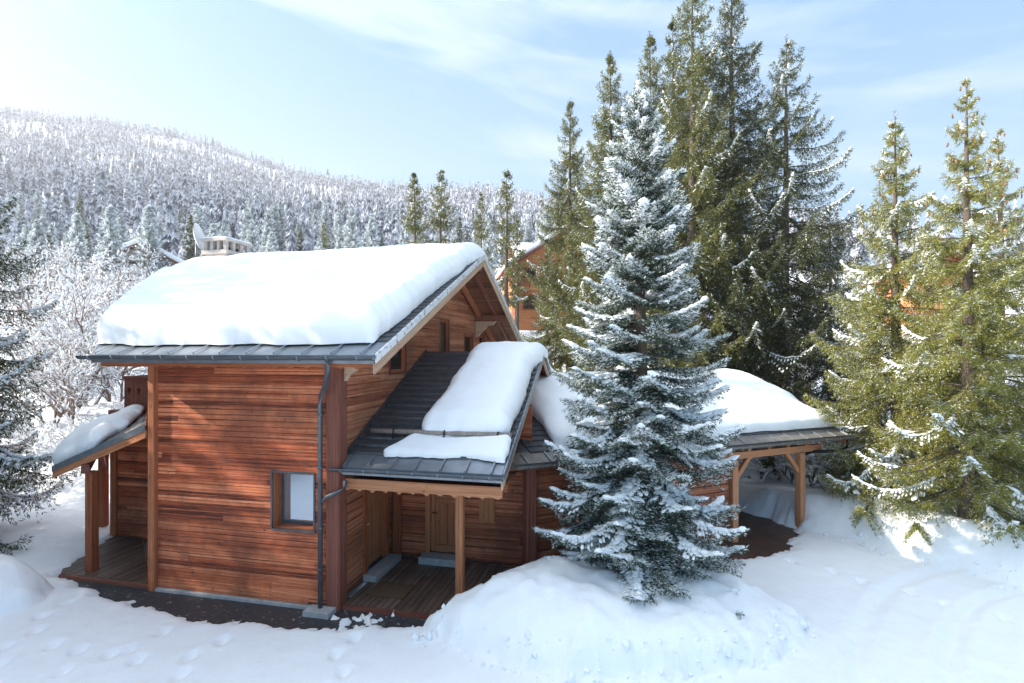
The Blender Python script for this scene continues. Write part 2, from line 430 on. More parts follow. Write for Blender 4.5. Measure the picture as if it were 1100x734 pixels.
# ---- walls of the main house
zt0 = ZE+.8*SL-.2
TF = frame_T((-4.46, 0), (0, 0))
log_wall('front_wall', (-4.46, 0), (-.02, 0), .06, 5.46, LOGS, holes=[(3.02, 4.01, 1.62, 2.82)], course=.12)
def grng(z):
    a = max(0, (z-zt0)/SL); return (a, 2*RY-a)
log_wall('gable_wall', (0, .0), (0, 2*RY), .06, 8.4, LOGS_PALE, holes=[(1.25, 2.5, .06, 2.26), (2.65, 3.6, 4.86, 5.66), (6.34, 7.16, 5.26, 6.46), (8.92, 9.95, 5.26, 6.06), (10.9, 11.6, 5.26, 6.06)], rng=grng)
log_wall('angled_wall', (-7.1, 2.4), (-4.46, 0), .06, 6.3, LOGS, rng=lambda z: (0, 3.568 if z < zt0 else 3.568*(1-(z-zt0)/SL/2.4)))
log_wall('recessed_wall', (-8.5, 2.42), (-7.1, 2.40), .06, 3.6, LOGS)
log_wall('annex_wall', (-8.5, 9.0), (-8.5, 2.42), .06, 3.6, LOGS)
log_wall('upper_wall', (-7.1, 11.1), (-7.1, 2.4), .06, 8.3, LOGS, rng=lambda z: (max(0, (z-6.4)/SL), 8.7-max(0, (z-6.4)/SL)))
log_wall('rear_wall', (0, 2*RY), (-7.1, 11.1), .06, 5.36, LOGS)

mb = MB()                                                # plinth under the front wall
mb.box(-4.60, -.28, -.09, .02, -.05, .055)
mb.build('plinth', CONC, CH)

mb = MB(); mb.post(-4.50, -.02, .17, .2, 0, 5.42); mb.build('corner_post', BEAM, CH)
mb = MB(); mb.post(-.0, .12, .30, .34, 0, 5.25, ch=.02)
mb.box(.151, .165, -.02, .26, .02, 5.2, (0, 0, 1))
mb.build('corner_post', BEAM_RED, CH)
mb = MB(); mb.post(-8.5, 2.44, .2, .2, .1, 3.1); mb.build('corner_post', BEAM, CH)

# the big front window in its deep reveal
wf = window(TF, 3.02, 4.01, 1.62, 2.82, depth=.30, edge=.035, casing=GUTTER, glass=GLASS, fr=.07, sashmat=GUTTER, proud=.03)
TG = frame_T((0, 0), (0, 2*RY))
window(TG, 2.65, 3.6, 4.86, 5.66, casing=BEAM_RED, depth=.1, edge=.06)
window(TG, 6.34, 7.16, 5.26, 6.46, casing=BEAM_RED, depth=.1, edge=.05)
window(TG, 8.92, 9.95, 5.26, 6.06, casing=BEAM_RED, depth=.1, edge=.05)
window(TG, 10.9, 11.6, 5.26, 6.06, casing=BEAM_RED, depth=.1, edge=.05)

# ---- main roof
ys = sorted(set(list(_lx[0])+[2*RY-y for y in _lx[0]]))
def roof_slab(name, dz_top, dz_bot, mat, inset=0.0, parent=None):
    mb = MB()
    top = []
    for side in (0, 1):
        yy = [y for y in ys if (y <= RY+1e-6 if side == 0 else y >= RY-1e-6)]
        l = [(float(roof_left(y))+inset, y) for y in yy]; r = [(RX-inset, y) for y in yy]
        pt = lambda x, y, dz: (x, y, float(zr(y))+dz)
        n = len(yy)
        for i in range(n-1):
            A, B = l[i], l[i+1]; C, D = r[i], r[i+1]
            mb.add([pt(*A, dz_top), pt(*C, dz_top), pt(*D, dz_top), pt(*B, dz_top)], [(0, 1, 2, 3)], (1, 0, 0))
            mb.add([pt(*A, dz_bot), pt(*C, dz_bot), pt(*D, dz_bot), pt(*B, dz_bot)], [(3, 2, 1, 0)], (1, 0, 0))
            mb.add([pt(*A, dz_top), pt(*B, dz_top), pt(*B, dz_bot), pt(*A, dz_bot)], [(0, 1, 2, 3)], (0, 1, 0))
            mb.add([pt(*C, dz_top), pt(*D, dz_top), pt(*D, dz_bot), pt(*C, dz_bot)], [(3, 2, 1, 0)], (0, 1, 0))
        e = 0 if side == 0 else -1
        A, C = l[e], r[e]
        mb.add([pt(*A, dz_top), pt(*C, dz_top), pt(*C, dz_bot), pt(*A, dz_bot)], [(3, 2, 1, 0)], (1, 0, 0))
    return mb.build(name, mat, parent or CH)
ROOF = roof_slab('roof', 0, -.07, SLATE)
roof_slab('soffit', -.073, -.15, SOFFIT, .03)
def step_shingles(name, xa, xb, ya, yb, zfun, parent, pitch=.23, T=None, mat=SLATE, th=.028):
    mb = MB(); n = int(abs(yb-ya)/pitch); sg = 1 if yb > ya else -1
    rnd = random.Random(5)
    for i in range(n):
        y0 = ya+sg*i*pitch; y1 = y0+sg*(pitch+.03)
        z0 = float(zfun(y0)); z1 = float(zfun(y1)); t = th+rnd.uniform(-.006, .006)
        vs = [(xa, y0, z0+.006), (xb, y0, z0+.006), (xb, y0, z0+t+.012), (xa, y0, z0+t+.012), (xa, y1, z1+.004), (xb, y1, z1+.004), (xb, y1, z1+.012), (xa, y1, z1+.012)]
        if T: vs = [(*T(x, y), z) for x, y, z in vs]
        mb.add(vs, [(0, 1, 2, 3), (3, 2, 6, 7), (0, 3, 7, 4), (1, 5, 6, 2), (4, 7, 6, 5)], (1, 0, 0))
    return mb.build(name, mat, parent)
step_shingles('verge_shingles', .72, RX+.015, -.2, RY, zr, ROOF)
step_shingles('verge_shingles', .72, RX+.015, 2*RY+.2, RY, zr, ROOF)
# zinc apron along the eave with gutter straps
mb = MB()
mb.add([(-5.3, EY, float(zr(EY))+.004), (RX-.02, EY, float(zr(EY))+.004), (RX-.02, -.16, float(zr(-.16))+.004), (-5.80, -.16, float(zr(-.16))+.004)], [(0, 1, 2, 3)])
mb.box(-5.30, RX-.02, EY-.012, EY+.002, ZE-.16, ZE+.008)
AP = mb.build('eave_flashing', ZINC, ROOF)
def gutter(p0, p1, r, strapdirs, n, parent, matg=GUTTER):
    mb = MB(); mb.halfpipe(p0, p1, r); p0 = np.array(p0, float); p1 = np.array(p1, float)
    for e in (p0, p1): pass
    g = mb.build('gutter', matg, parent)
    up = np.array(strapdirs, float)
    for k in range(n):
        c = p0+(p1-p0)*((k+.5)/n); m2 = MB()
        a = c+np.array([0, 0, .02]); 
        m2.beam(c+up*.12+np.array([0, 0, .025]), c+up+np.array([0, 0, .02]), .035, .012)
        out2 = -up/np.linalg.norm(up[:2]); out2[2] = 0
        arc = [c+out2*(-(r+.008))*cos(pi*q/6)*1.0+np.array([0, 0, -(r+.008)*sin(pi*q/6)]) for q in range(7)]
        arc = [arc[0]+np.array([0, 0, .05])]+arc
        m2.tube(arc, .012, 5)
        m2.build('gutter_bracket', ZINC, g)
    return g
G1 = gutter((-5.52, EY-.09, ZE-.01), (RX+.02, EY-.09, ZE-.01), .085, (0, .62, .26), 11, CH)
mb = MB()                                                 # wavy fascia board below the gutter
def wavy(mb, x0, x1, y, z0, z1, th=.03, amp=.025, per=.36, T=None, plain=0.0):
    n = int((x1-x0)/.04); pts = []
    for i in range(n+1):
        x = x0+(x1-x0)*i/n; ph = (x-x0)/per
        w = amp*(abs(sin(pi*ph))**.6)-(amp*.8 if (ph % 1) < .16 else 0)
        pts.append((x, z0+(w if x > x0+plain else 0)))
    for i in range(n):
        (xa, za), (xb, zb) = pts[i], pts[i+1]
        vs = [(xa, y, za), (xb, y, zb), (xb, y, z1), (xa, y, z1), (xa, y+th, za), (xb, y+th, zb), (xb, y+th, z1), (xa, y+th, z1)]
        if T: vs = [(*T(x, yy), z) for x, yy, z in vs]
        mb.add(vs, [(0, 1, 2, 3), (7, 6, 5, 4), (0, 4, 5, 1), (3, 2, 6, 7)]+([(0, 3, 7, 4)] if i == 0 else [])+([(1, 5, 6, 2)] if i == n-1 else []), (1, 0, 0))
wavy(mb, -5.22, RX-.06, EY+.13, 5.08, 5.35, plain=1.2, amp=.02)
mb.build('fascia_board', BEAM, CH)
# rake boards on the gable end
def rake(name, x, w, ya, yb, dzt, h, mat, zfun, parent, T=None):
    mb = MB(); za, zb = float(zfun(ya)), float(zfun(yb))
    vs = [(xx, y, z+dzt-q) for xx in (x, x+w) for (y, z, q) in ((ya, za, h), (yb, zb, h), (yb, zb, 0), (ya, za, 0))]
    if T: vs = [(*T(a, b), c) for a, b, c in vs]
    mb.add(vs, [(3, 2, 1, 0), (4, 5, 6, 7), (0, 1, 5, 4), (3, 7, 6, 2), (0, 4, 7, 3), (1, 2, 6, 5)], (0, 1, SL))
    return mb.build(name, mat, parent)
for ya, yb in ((EY, RY), (2*RY-EY, RY)):
    rake('verge_trim', RX+.002, .03, ya, yb, .03, .17, VERGE, zr, ROOF)
    rake('barge_board', RX-.04, .041, ya, yb, -.155, .20, PALE, zr, CH)
    rake('rafter', .10, .14, ya+.6, yb, -.155, .16, BEAM, zr, CH)
    rake('rafter', .80, .10, ya+.4, yb, -.155, .12, BEAM_RED, zr, CH)
# purlin ends with sawn brackets
for py, in ((RY,), (3.2,), (2*RY-3.2,), (.22,), (2*RY-.22,)):
    z = float(zr(py))-.31-(.10 if py == RY else 0)
    mb = MB(); mb.beam((-.2, py, z), (RX-.1, py, z), .2, .26, ch=.02)
    pu = mb.build('purlin', BEAM_RED, CH)
    mb = MB()
    prof = [(.0, -.75), (.12, -.72), (.22, -.55), (.36, -.48), (.46, -.32), (.72, -.27), (.85, -.13), (0, -.13)]
    mb.prism([(x+.02, py-.07, z+q) for x, q in prof], (0, .14, 0), (1, 0, 0)); mb.build('bracket', PALE, pu)
# snow hooks standing on the bare verge
for hy in (.35, 3.6):
    z = float(zr(hy)); mb = MB()
    mb.box(.95, 1.15, hy-.02, hy+.25, z+.05, z+.065, T=None); mb.tube([(1.0, hy, z+.03), (1.0, hy-.02, z+.22)], .014, 5); mb.tube([(1.1, hy, z+.03), (1.1, hy-.02, z+.2)], .014, 5)
    mb.build('snow_hook', BLACK, ROOF)

# downpipe on the front corner
mb = MB()
mb.tube([(.42, EY-.09, ZE-.06), (.42, EY-.09, ZE-.22), (.36, EY, ZE-.36), (.02, -.35, ZE-.66), (-.20, -.15, ZE-.86), (-.22, -.13, ZE-1.05), (-.22, -.13, .08)], .05, 10)
DP = mb.build('downpipe', PIPE, CH)
for z in (4.1, 3.0, 1.75, .9):
    mb = MB(); mb.tube([(-.22, -.13, z-.02), (-.22, -.13, z+.02)], .06, 10); mb.box(-.24, -.20, -.09, .0, z-.012, z+.012); mb.build('pipe_clip', GUTTER, DP)
mb = MB(); mb.box(-.48, .10, -.36, -.03, -.03, .10); mb.build('drain_block', CONC, CH)
mb = MB()
mb.tube([(.30, -.03, 2.74), (.30, -.06, 2.62), (.22, -.10, 2.52), (-.08, -.12, 2.40), (-.2, -.13, 2.28)], .04, 8)
mb.build('branch_pipe', PIPE, DP)

# ---- lean-to over the left terrace
FU = np.array([-4.62, -.12, 3.72]); FL = np.array([-7.95, .36, 2.52]); EV = np.array([-.73, .68, 0]); LL = 4.1
ldir = (FL-FU); LP = np.linalg.norm(ldir[:2]); ldir = ldir/LP
def LT(p, s): q = FU+ldir*p+EV*s; return (q[0], q[1])
def LZ(p, s=0): return FU[2]+ldir[2]*p
mb = MB(); c = [FU, FL, FL+EV*LL, FU+EV*LL]
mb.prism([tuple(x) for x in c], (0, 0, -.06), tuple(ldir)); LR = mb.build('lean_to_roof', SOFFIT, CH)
step_shingles('shingles', 0.02, LL, LP, 0, lambda p: LZ(p), LR, pitch=.2, T=lambda s, p: LT(p, s), mat=mat_plain('weathered_shingle', (.20, .18, .165), rough=.75, var=.4, scale=8), th=.022)
mb = MB(); mb.prism([tuple(FU+np.array([0, -.012, .035])), tuple(FL+np.array([0, -.012, .035])), tuple(FL+np.array([0, -.012, -.10])), tuple(FU+np.array([0, -.012, -.10]))], (0, -.03, 0)); mb.build('verge_trim', ZINC, LR)
mb = MB(); mb.prism([tuple(FU+np.array([0, .03, -.10])), tuple(FL+np.array([0, .03, -.10])), tuple(FL+np.array([.0, .03, -.26])), tuple(FU+np.array([0, .03, -.26]))], (0, -.05, 0), tuple(ldir)); mb.build('barge_board', HONEY, LR)
for s in (1.3, 2.6, 3.9):
    mb = MB()
    a = FU+EV*s+np.array([0, 0, -.13]); b = FL+EV*s+np.array([0, 0, -.13]); mb.beam(a, b, .1, .13); mb.build('rafter', BEAM, LR)
mb = MB(); a = np.array([-6.62, .10, 2.60]); mb.beam(a, a+EV*4.2, .16, .2, ch=.015); mb.build('eave_beam', BEAM_RED, CH)
for px_, py_, zt in ((-6.67, .30, 2.51), (-9.45, 2.86, 2.51)):
    mb = MB(); mb.post(px_, py_, .2, .2, .1, zt); mb.build('terrace_post', BEAM, CH)
mb = MB(); mb.beam((-9.45+.03, 2.86, 1.9), (-9.45+.62, 2.86-.58, 2.5), .1, .1); mb.build('brace', BEAM_RED, CH)
# terrace deck boards
def deck(name, poly, z, mat, w=.14, gap=.016, dirv=(0, 1), parent=CH):
    """boards along dirv, each clipped to the convex polygon"""
    mb = MB(); d = np.array(dirv, float); d /= np.linalg.norm(d); n = np.array([d[1], -d[0]]); P = np.array(poly, float)
    a = P @ n; k0 = int(math.floor(a.min()/w)); k1 = int(math.ceil(a.max()/w)); rnd = random.Random(3)
    def clip(pl, nn, c, keep):
        o = []
        for i in range(len(pl)):
            p, q = pl[i], pl[(i+1) % len(pl)]; dp = (p @ nn-c)*keep; dq = (q @ nn-c)*keep
            if dp >= 0: o.append(p)
            if dp*dq < 0: o.append(p+(q-p)*dp/(dp-dq))
        return o
    for k in range(k0, k1):
        pl = [p for p in P]; pl = clip(pl, n, k*w+gap/2, 1)
        if len(pl) > 2: pl = clip(pl, n, (k+1)*w-gap/2, -1)
        if len(pl) > 2:
            zz = z+rnd.uniform(-.003, .003)
            mb.prism([(p[0], p[1], zz) for p in pl], (0, 0, -.035), (d[0], d[1], 0))
    return mb.build(name, mat, parent)
deck('terrace_deck', [(-4.62, .02), (-7.25, .02), (-10.3, 2.85), (-8.62, 3.3)], .1, DECK)
mb = MB(); mb.box(-7.25, -4.62, -.03, .015, -.02, .085); mb.build('deck_edge', BEAM_RED, CH)

# ---- balcony above the annex
mb = MB(); mb.box(-8.6, -7.12, 2.3, 9, 3.6, 3.72); mb.build('balcony_floor', BEAM_RED, CH)
def notched_boards(mb, x0, x1, y, z0, z1, w=.17, zc=None):
    n = int((x1-x0)/w); zc = zc if zc else (z0+z1)/2+.08; zl = zc-.13
    for i in range(n):
        a = x0+i*w+.004; b = a+w-.008; r = i % 2 == 0; hw = .055
        if r: pl = [(a, z0), (b, z0), (b, zl), (b-hw*.9, zc+.02), (b-hw, zc+.08), (b-hw*.5, zc+.11), (b, zc+.06), (b, z1), (a, z1)]
        else: pl = [(b, z0), (b, z1), (a, z1), (a, zc+.06), (a+hw*.5, zc+.11), (a+hw, zc+.08), (a+hw*.9, zc+.02), (a, zl), (a, z0)]
        mb.prism([(x, y, z) for x, z in pl], (0, .03, 0), (0, 0, 1))
mb = MB(); notched_boards(mb, -8.1, -7.1, 2.36, 3.76, 4.62); mb.box(-8.15, -7.1, 2.33, 2.42, 4.62, 4.70); mb.post(-8.1, 2.44, .1, .1, 3.72, 4.68)
mb.build('balcony_railing', BEAM_RED, CH)
mb = MB(); mb.box(-8.15, -8.10, 2.4, 9, 4.62, 4.70, (0, 1, 0)); mb.box(-8.14, -8.11, 2.5, 9, 3.78, 4.62, (0, 0, 1)); mb.build('balcony_railing', BEAM_RED, CH)

# ---- chimney on the ridge, open slots under the cap
cx, cy = -9.15, 7.5
mb = MB()
mb.box(cx-.46, cx+.46, cy-.6, cy+.6, 8.0, 9.08); mb.box(cx-.55, cx+.55, cy-.69, cy+.69, 9.08, 9.22)
CHM = mb.build('chimney', STONE, CH)
for ux in (-.42, -.14, .14, .42):
    for uy in (-.56, -.2, .2, .56):
        if abs(ux) > .4 or abs(uy) > .5: mb = MB(); mb.box(cx+ux-.055, cx+ux+.055, cy+uy-.075, cy+uy+.075, 9.222, 9.56); mb.build('pillar', STONE, CHM)
mb = MB(); mb.box(cx-.58, cx+.58, cy-.73, cy+.73, 9.562, 9.65); mb.build('chimney_cap', STONE, CHM)
MB().box(cx-.3, cx+.3, cy-.35, cy+.35, 9.222, 9.4).build('flue', DARKIN, CHM)

# ---- entrance porch: cross gable on the right of the house
PE = .05; PR = 5.0; PX = 3.63; PZ = 3.0; PS = .486
def zp(y): return PZ+PS*(np.minimum(y, 2*PR-y)-PE)
mb = MB()
for ya, yb in ((PE, PR), (2*PR-PE, PR)):
    za, zb = float(zp(ya)), float(zp(yb))
    mb.prism([(.024, ya, za), (PX, ya, za), (PX, yb, zb), (.024, yb, zb)], (0, 0, -.07))
PROOF = mb.build('porch_roof', SLATE, CH)
mb = MB()
for ya, yb in ((PE+.02, PR), (2*PR-PE, PR)):
    za, zb = float(zp(ya))-.072, float(zp(yb))-.072
    mb.prism([(.024, ya, za), (PX-.03, ya, za), (PX-.03, yb, zb), (.024, yb, zb)], (0, 0, -.08))
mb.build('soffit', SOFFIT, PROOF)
step_shingles('shingles', .11, PX+.012, .42, PR, zp, PROOF, pitch=.25, th=.055)
step_shingles('shingles', .11, PX+.012, 2*PR-.4, PR, zp, PROOF, pitch=.25, th=.055)
mb = MB(); mb.add([(.03, PE, PZ+.004), (PX-.02, PE, PZ+.004), (PX-.02, .46, float(zp(.46))+.006), (.03, .46, float(zp(.46))+.006)], [(0, 1, 2, 3)])
mb.box(.03, PX-.02, PE-.012, PE+.001, PZ-.16, PZ+.008); mb.build('eave_flashing', ZINC, PROOF)
rake('wall_flashing', .025, .07, .1, PR, .05, .07, GUTTER, zp, PROOF)
for ya, yb in ((PE, PR), (2*PR-PE, PR)):
    rake('verge_trim', PX+.002, .03, ya, yb, .035, .17, ZINC, zp, PROOF); rake('barge_board', PX-.04, .041, ya, yb, -.14, .16, PALE, zp, PROOF)
gutter((-.04, PE-.09, PZ-.01), (PX+.03, PE-.09, PZ-.01), .08, (0, .40, .19), 7, PROOF)
# snow guard log
mb = MB(); gz = float(zp(1.0))+.16; mb.tube([(.35, 1.0, gz), (PX-.05, 1.0, gz)], .055, 8)
SG = mb.build('snow_guard', mat_wood('grey_pole_wood', (.16, .13, .11), (.30, .26, .23), (.45, .41, .37)), PROOF)
for x in (.9, 2.1, 3.3):
    mb = MB(); mb.tube([(x, 1.18, gz-.05), (x, 1.06, gz+.05), (x, .95, gz+.06), (x, .92, gz-.05), (x, .92, gz-.16)], .018, 6); mb.build('guard_iron', BLACK, SG)
mb = MB(); wavy(mb, .17, PX-.05, .20, 2.47, 2.72, amp=.035, per=.30); mb.build('fascia_board', HONEY, CH)
mb = MB(); mb.beam((.16, .95, 2.52), (PX-.1, .95, 2.52), .16, .18, ch=.01); mb.build('porch_beam', BEAM, CH)
mb = MB(); mb.box(.17, PX-.1, .26, 2.72, 2.63, 2.67, (1, 0, 0)); mb.build('porch_ceiling', SOFFIT, CH)
mb = MB(); mb.post(2.47, .92, .17, .17, .19, 2.43); PP = mb.build('porch_post', HONEY, CH)
MB().box(2.36, 2.58, .81, 1.03, .1, .19).build('post_foot', GUTTER, PP)
# porch back wall with the front door
TD = frame_T((0, 2.8), (3.7, 2.8))
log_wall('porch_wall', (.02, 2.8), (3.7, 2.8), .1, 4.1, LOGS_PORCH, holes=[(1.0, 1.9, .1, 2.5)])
mb = MB(); mb.post(.16, 2.74, .22, .12, .1, 2.62); mb.build('corner_post', BEAM, CH)
mb = MB()
for a, b, c_, d_ in ((.93, 1.06, .1, 2.5), (1.84, 1.97, .1, 2.5), (1.06, 1.84, 2.36, 2.5)): mb.box(a, b, -.02, .05, c_, d_, (0, 0, 1), TD)
DR = mb.build('front_door', DOORW, CH)
mb = MB(); mb.box(1.06, 1.84, -.12, -.07, .28, 2.36, (0, 0, 1), TD)
for a, b, c_, d_ in ((1.06, 1.18, .28, 2.36), (1.72, 1.84, .28, 2.36), (1.18, 1.72, .28, .46), (1.18, 1.72, 1.5, 1.72), (1.18, 1.72, 2.26, 2.36), (1.40, 1.50, .46, 1.5)):
    mb.box(a+.002, b-.002, -.069, -.03, c_+.002, d_-.002, (0, 0, 1) if d_-c_ > .3 else (1, 0, 0), TD)
mb.build('door_leaf', DOORW, DR)
MB().box(1.24, 1.66, -.068, -.055, 1.78, 2.22, (0, 0, 1), TD).build('door_pane', GLASS, DR)
mb = MB(); mb.tube([(*TD(1.13, -.03), 1.28), (*TD(1.13, .04), 1.28), (*TD(1.25, .045), 1.28)], .014, 6); mb.build('door_handle', BLACK, DR)
mb = MB(); mb.box(.9, 2.0, .03, .42, .1, .27, T=TD); mb.build('door_step', CONC, CH)
mb = MB()
for a in (2.38, 2.505, 2.63): mb.box(a, a+.12, .03, .075, 1.16, 1.88, (0, 0, 1), TD)
mb.box(2.36, 2.77, .02, .03, 1.14, 1.9, (0, 0, 1), TD)
mb.build('meter_box', DOORW, CH)
# side door in the gable wall under the porch
mb = MB()
for a, b, c_, d_ in ((1.25, 1.34, .1, 2.26), (2.41, 2.5, .1, 2.26), (1.34, 2.41, 2.17, 2.26)): mb.box(a, b, -.10, .06, c_, d_, (0, 0, 1), TG)
SD = mb.build('side_door', BEAM, CH)
mb = MB(); mb.box(1.34, 2.41, -.16, -.10, .24, 2.17, (0, 0, 1), TG)
for a, b in ((1.34, 1.62), (1.62, 1.9), (1.9, 2.16), (2.16, 2.41)): mb.box(a+.006, b-.006, -.099, -.085, .26, 2.15, (0, 0, 1), TG)
mb.build('door_leaf', HONEY, SD)
mb = MB(); mb.tube([(*TG(1.46, -.08), 1.3), (*TG(1.46, -.02), 1.3), (*TG(1.6, -.015), 1.3)], .014, 6); mb.build('door_handle', WHITE, SD)
mb = MB(); mb.box(1.2, 2.55, .03, .36, .1, .24, T=TG); mb.build('door_step', CONC, CH)
# porch deck
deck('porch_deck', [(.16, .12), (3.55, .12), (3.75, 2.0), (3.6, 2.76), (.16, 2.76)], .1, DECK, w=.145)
mb = MB(); mb.box(.16, 3.55, .07, .112, -.02, .095); mb.build('deck_edge', BEAM_RED, CH)
MB().box(.45, 1.3, .55, 1.25, .106, .118, (0, 1, 0)).build('door_mat', mat_plain('brown_mat', (.10, .055, .03), rough=.95, var=.3, scale=30), CH)
# right gable of the porch above the wing roof
mb = MB(); mb.add([(3.2, 1.0, 3.3), (3.2, 9.0, 3.3), (3.2, 5.0, 5.25)], [(0, 1, 2)], (0, 1, 0)); mb.build('porch_gable', LOGS, CH)

# ---- garage wing and carport
GE = -.5; GR = 3.7; GZ = 2.85; GS = .36; S0 = -1.0; S1 = 10.46
def zg(q): return GZ+GS*(np.minimum(q, 2*GR-q)-GE)
TW = lambda s, q: W2L(s, q)
mb = MB()
for qa, qb in ((GE, GR), (2*GR-GE, GR)):
    mb.prism([(*TW(S0, qa), float(zg(qa))), (*TW(S1, qa), float(zg(qa))), (*TW(S1, qb), float(zg(qb))), (*TW(S0, qb), float(zg(qb)))], (0, 0, -.07), (*WS, 0))
GROOF = mb.build('carport_roof', SLATE, CH)
mb = MB()
for qa, qb in ((GE+.02, GR), (2*GR-GE, GR)):
    mb.prism([(*TW(S0, qa), float(zg(qa))-.072), (*TW(S1-.03, qa), float(zg(qa))-.072), (*TW(S1-.03, qb), float(zg(qb))-.072), (*TW(S0, qb), float(zg(qb))-.072)], (0, 0, -.07), (*WS, 0))
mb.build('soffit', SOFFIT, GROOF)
step_shingles('shingles', .0, S1+.012, -.1, GR, zg, GROOF, pitch=.24, T=TW, th=.035)
mb = MB(); mb.add([(*TW(-.6, GE), GZ+.004), (*TW(S1-.02, GE), GZ+.004), (*TW(S1-.02, -.05), float(zg(-.05))+.006), (*TW(-.6, -.05), float(zg(-.05))+.006)], [(0, 1, 2, 3)])
mb.build('eave_flashing', mat_plain('brown_zinc', (.20, .185, .17), rough=.5, metal=.4, var=.25), GROOF)
ga = (*TW(-.55, GE-.09), GZ-.01); gb = (*TW(S1+.35, GE-.09), GZ-.03)
gutter(ga, gb, .085, (WQ[0]*.46, WQ[1]*.46, .17), 19, GROOF, mat_plain('grey_brown_gutter', (.17, .16, .15), rough=.45, metal=.4))
for qa, qb in ((GE, GR), (2*GR-GE, GR)):
    rake('verge_trim', S1+.002, .03, qa, qb, .035, .17, ZINC, zg, GROOF, T=TW); rake('barge_board', S1-.04, .041, qa, qb, -.14, .16, HONEY, zg, GROOF, T=TW)
mb = MB(); a = TW(S1-.15, GE-.09); b = TW(9.3, -.12)
mb.tube([(*a, GZ-.08), (*a, GZ-.34), (*TW(S1-.3, GE+.05), GZ-.46), (*TW(9.5, -.05), GZ-.52), (*TW(9.22, .02), GZ-.60), (*TW(9.2, .06), GZ-.8), (*TW(9.2, .06), .1)], .045, 8); mb.build('downpipe', BLACK, CH)
log_wall('garage_wall', W2L(.0, 0), W2L(6.2, 0), .06, 2.72, LOGS_PORCH)
log_wall('garage_end_wall', W2L(6.2, 0), W2L(6.2, 5.6), .06, 2.72, LOGS)
def wpost(name, s, q, w, z0, z1, mat):
    mb = MB(); mb.post(s, q, w, w, z0, z1, T=TW); return mb.build(name, mat, CH)
wpost('corner_post', 0.02, -.02, .27, 0, 2.7, BEAM_RED)
for s, q in ((6.36, -.02), (9.06, 0), (9.06, 4.4), (6.36, 5.7)):
    wpost('carport_post', s, q, .21, .02, 2.34, HONEY)
mb = MB(); mb.beam((*TW(5.9, 0), 2.45), (*TW(9.9, 0), 2.45), .16, .2, ch=.012); mb.build('carport_beam', HONEY, CH)
mb = MB(); mb.beam((*TW(9.06, .1), 2.45), (*TW(9.06, 6.9), 2.45), .16, .195, ch=.012); mb.build('carport_beam', HONEY, CH)
for s0, s1 in ((9.0, 8.45), (6.44, 6.99)):
    mb = MB(); mb.beam((*TW(s0, 0), 1.75), (*TW(s1, 0), 2.38), .1, .13); mb.build('brace', HONEY, CH)
for s in np.arange(6.6, 10.4, .75):
    mb = MB(); mb.beam((*TW(s, GE+.1), float(zg(GE+.1))-.2), (*TW(s, GR), float(zg(GR))-.2), .09, .12); mb.build('rafter', HONEY, GROOF)

# ------------------------------------------------------------------ things on the roofs
def chalet_world(name, X, Y, Z, mat, label, cat, group=None):
    wx, wy = L2W(X, Y)
    o = link(name, grid_mesh(name, wx, wy, Z, [mat])); tag(o, label, cat, group); return o
def zsn(y): return ZE+SL*(RY+.8-np.sqrt((y-RY)**2+.35)+.12)
def Tmain(x, y):
    yy = np.minimum(y, 2*RY-y)
    t = np.interp(yy, [-.8, 1.2, 4, 6.78], [.72, .74, .60, .58])
    return t*(1-.12*sstep(-6, -10, x))
X, Y, Z = blanket(lambda x, y: zsn(y), lambda y: roof_left(y)-.02+0*y, lambda y: 1.12+.16*sstep(2, 6.7, np.minimum(y, 2*RY-y)), -.38, 2*RY+.2, Tmain, r=.34, nx=170, ny=230, wob=.12, bulge=.09, seed=4, rough=.05)
Z = Z+sstep(.35, .62, Z-zr(Y))*(.13*fbm(X*.45, Y*1.0, 401, 4)+.035*fbm(X*1.6, Y*2.6, 402, 3))
chalet_world('roof_snow', X, Y, Z, SNOW_ROOF, 'deep smooth snow blanket covering the main roof of the log chalet', 'roof snow', 'snow lying on the roofs')
# snow on the porch roof above and below the guard log
def zps(y): return PZ+PS*(PR-PE-np.sqrt((y-PR)**2+.25)+.12)
X, Y, Z = blanket(lambda x, y: zps(y), lambda y: np.interp(y, [1.0, 2.5, 4.8, 9], [1.45, 1.62, 1.68, 1.9])+0*y, lambda y: PX-.16+.14*sstep(1, 5, y), 1.06, 8.6, lambda x, y: .46+0*x, r=.30, nx=90, ny=140, wob=.16, bulge=.06, seed=9, rough=.04)
chalet_world('roof_snow', X, Y, Z, SNOW_ROOF, 'smooth snow slab on the steep dark porch roof above its guard log', 'roof snow', 'snow lying on the roofs')
X, Y, Z = blanket(lambda x, y: zp(y), lambda y: np.interp(y, [.2, .45, .7, 1], [1.15, .95, 1.15, 1.35])+0*y, lambda y: PX-.06+0*y, .36, 1.08, lambda x, y: .13+.04*np.sin(x*2.1), r=.12, nx=90, ny=30, wob=.14, bulge=.02, seed=14, rough=.02)
chalet_world('roof_snow', X, Y, Z+.03, SNOW_ROOF, 'thin snow strip left between the guard log and the porch gutter', 'roof snow', 'snow lying on the roofs')
P_, S_, Z = blanket(lambda p, s: LZ(p)+0*s, lambda s: np.interp(s, [0, .5, 1.2, 2.4, 4], [2.1, 1.5, .75, .3, .15])+0*s, lambda s: LP+.14+0*s, .12, LL-.05, lambda p, s: .46-.10*sstep(2.2, .6, p)+0*p, r=.42, nx=60, ny=70, wob=.2, bulge=.17, seed=21, rough=.03)
q = FU[None, None, :]+ldir[None, None, :]*P_[..., None]+EV[None, None, :]*S_[..., None]
chalet_world('roof_snow', q[..., 0], q[..., 1], Z+.02, SNOW_ROOF, 'bulging snow on the low shingled lean-to roof above the terrace', 'roof snow', 'snow lying on the roofs')
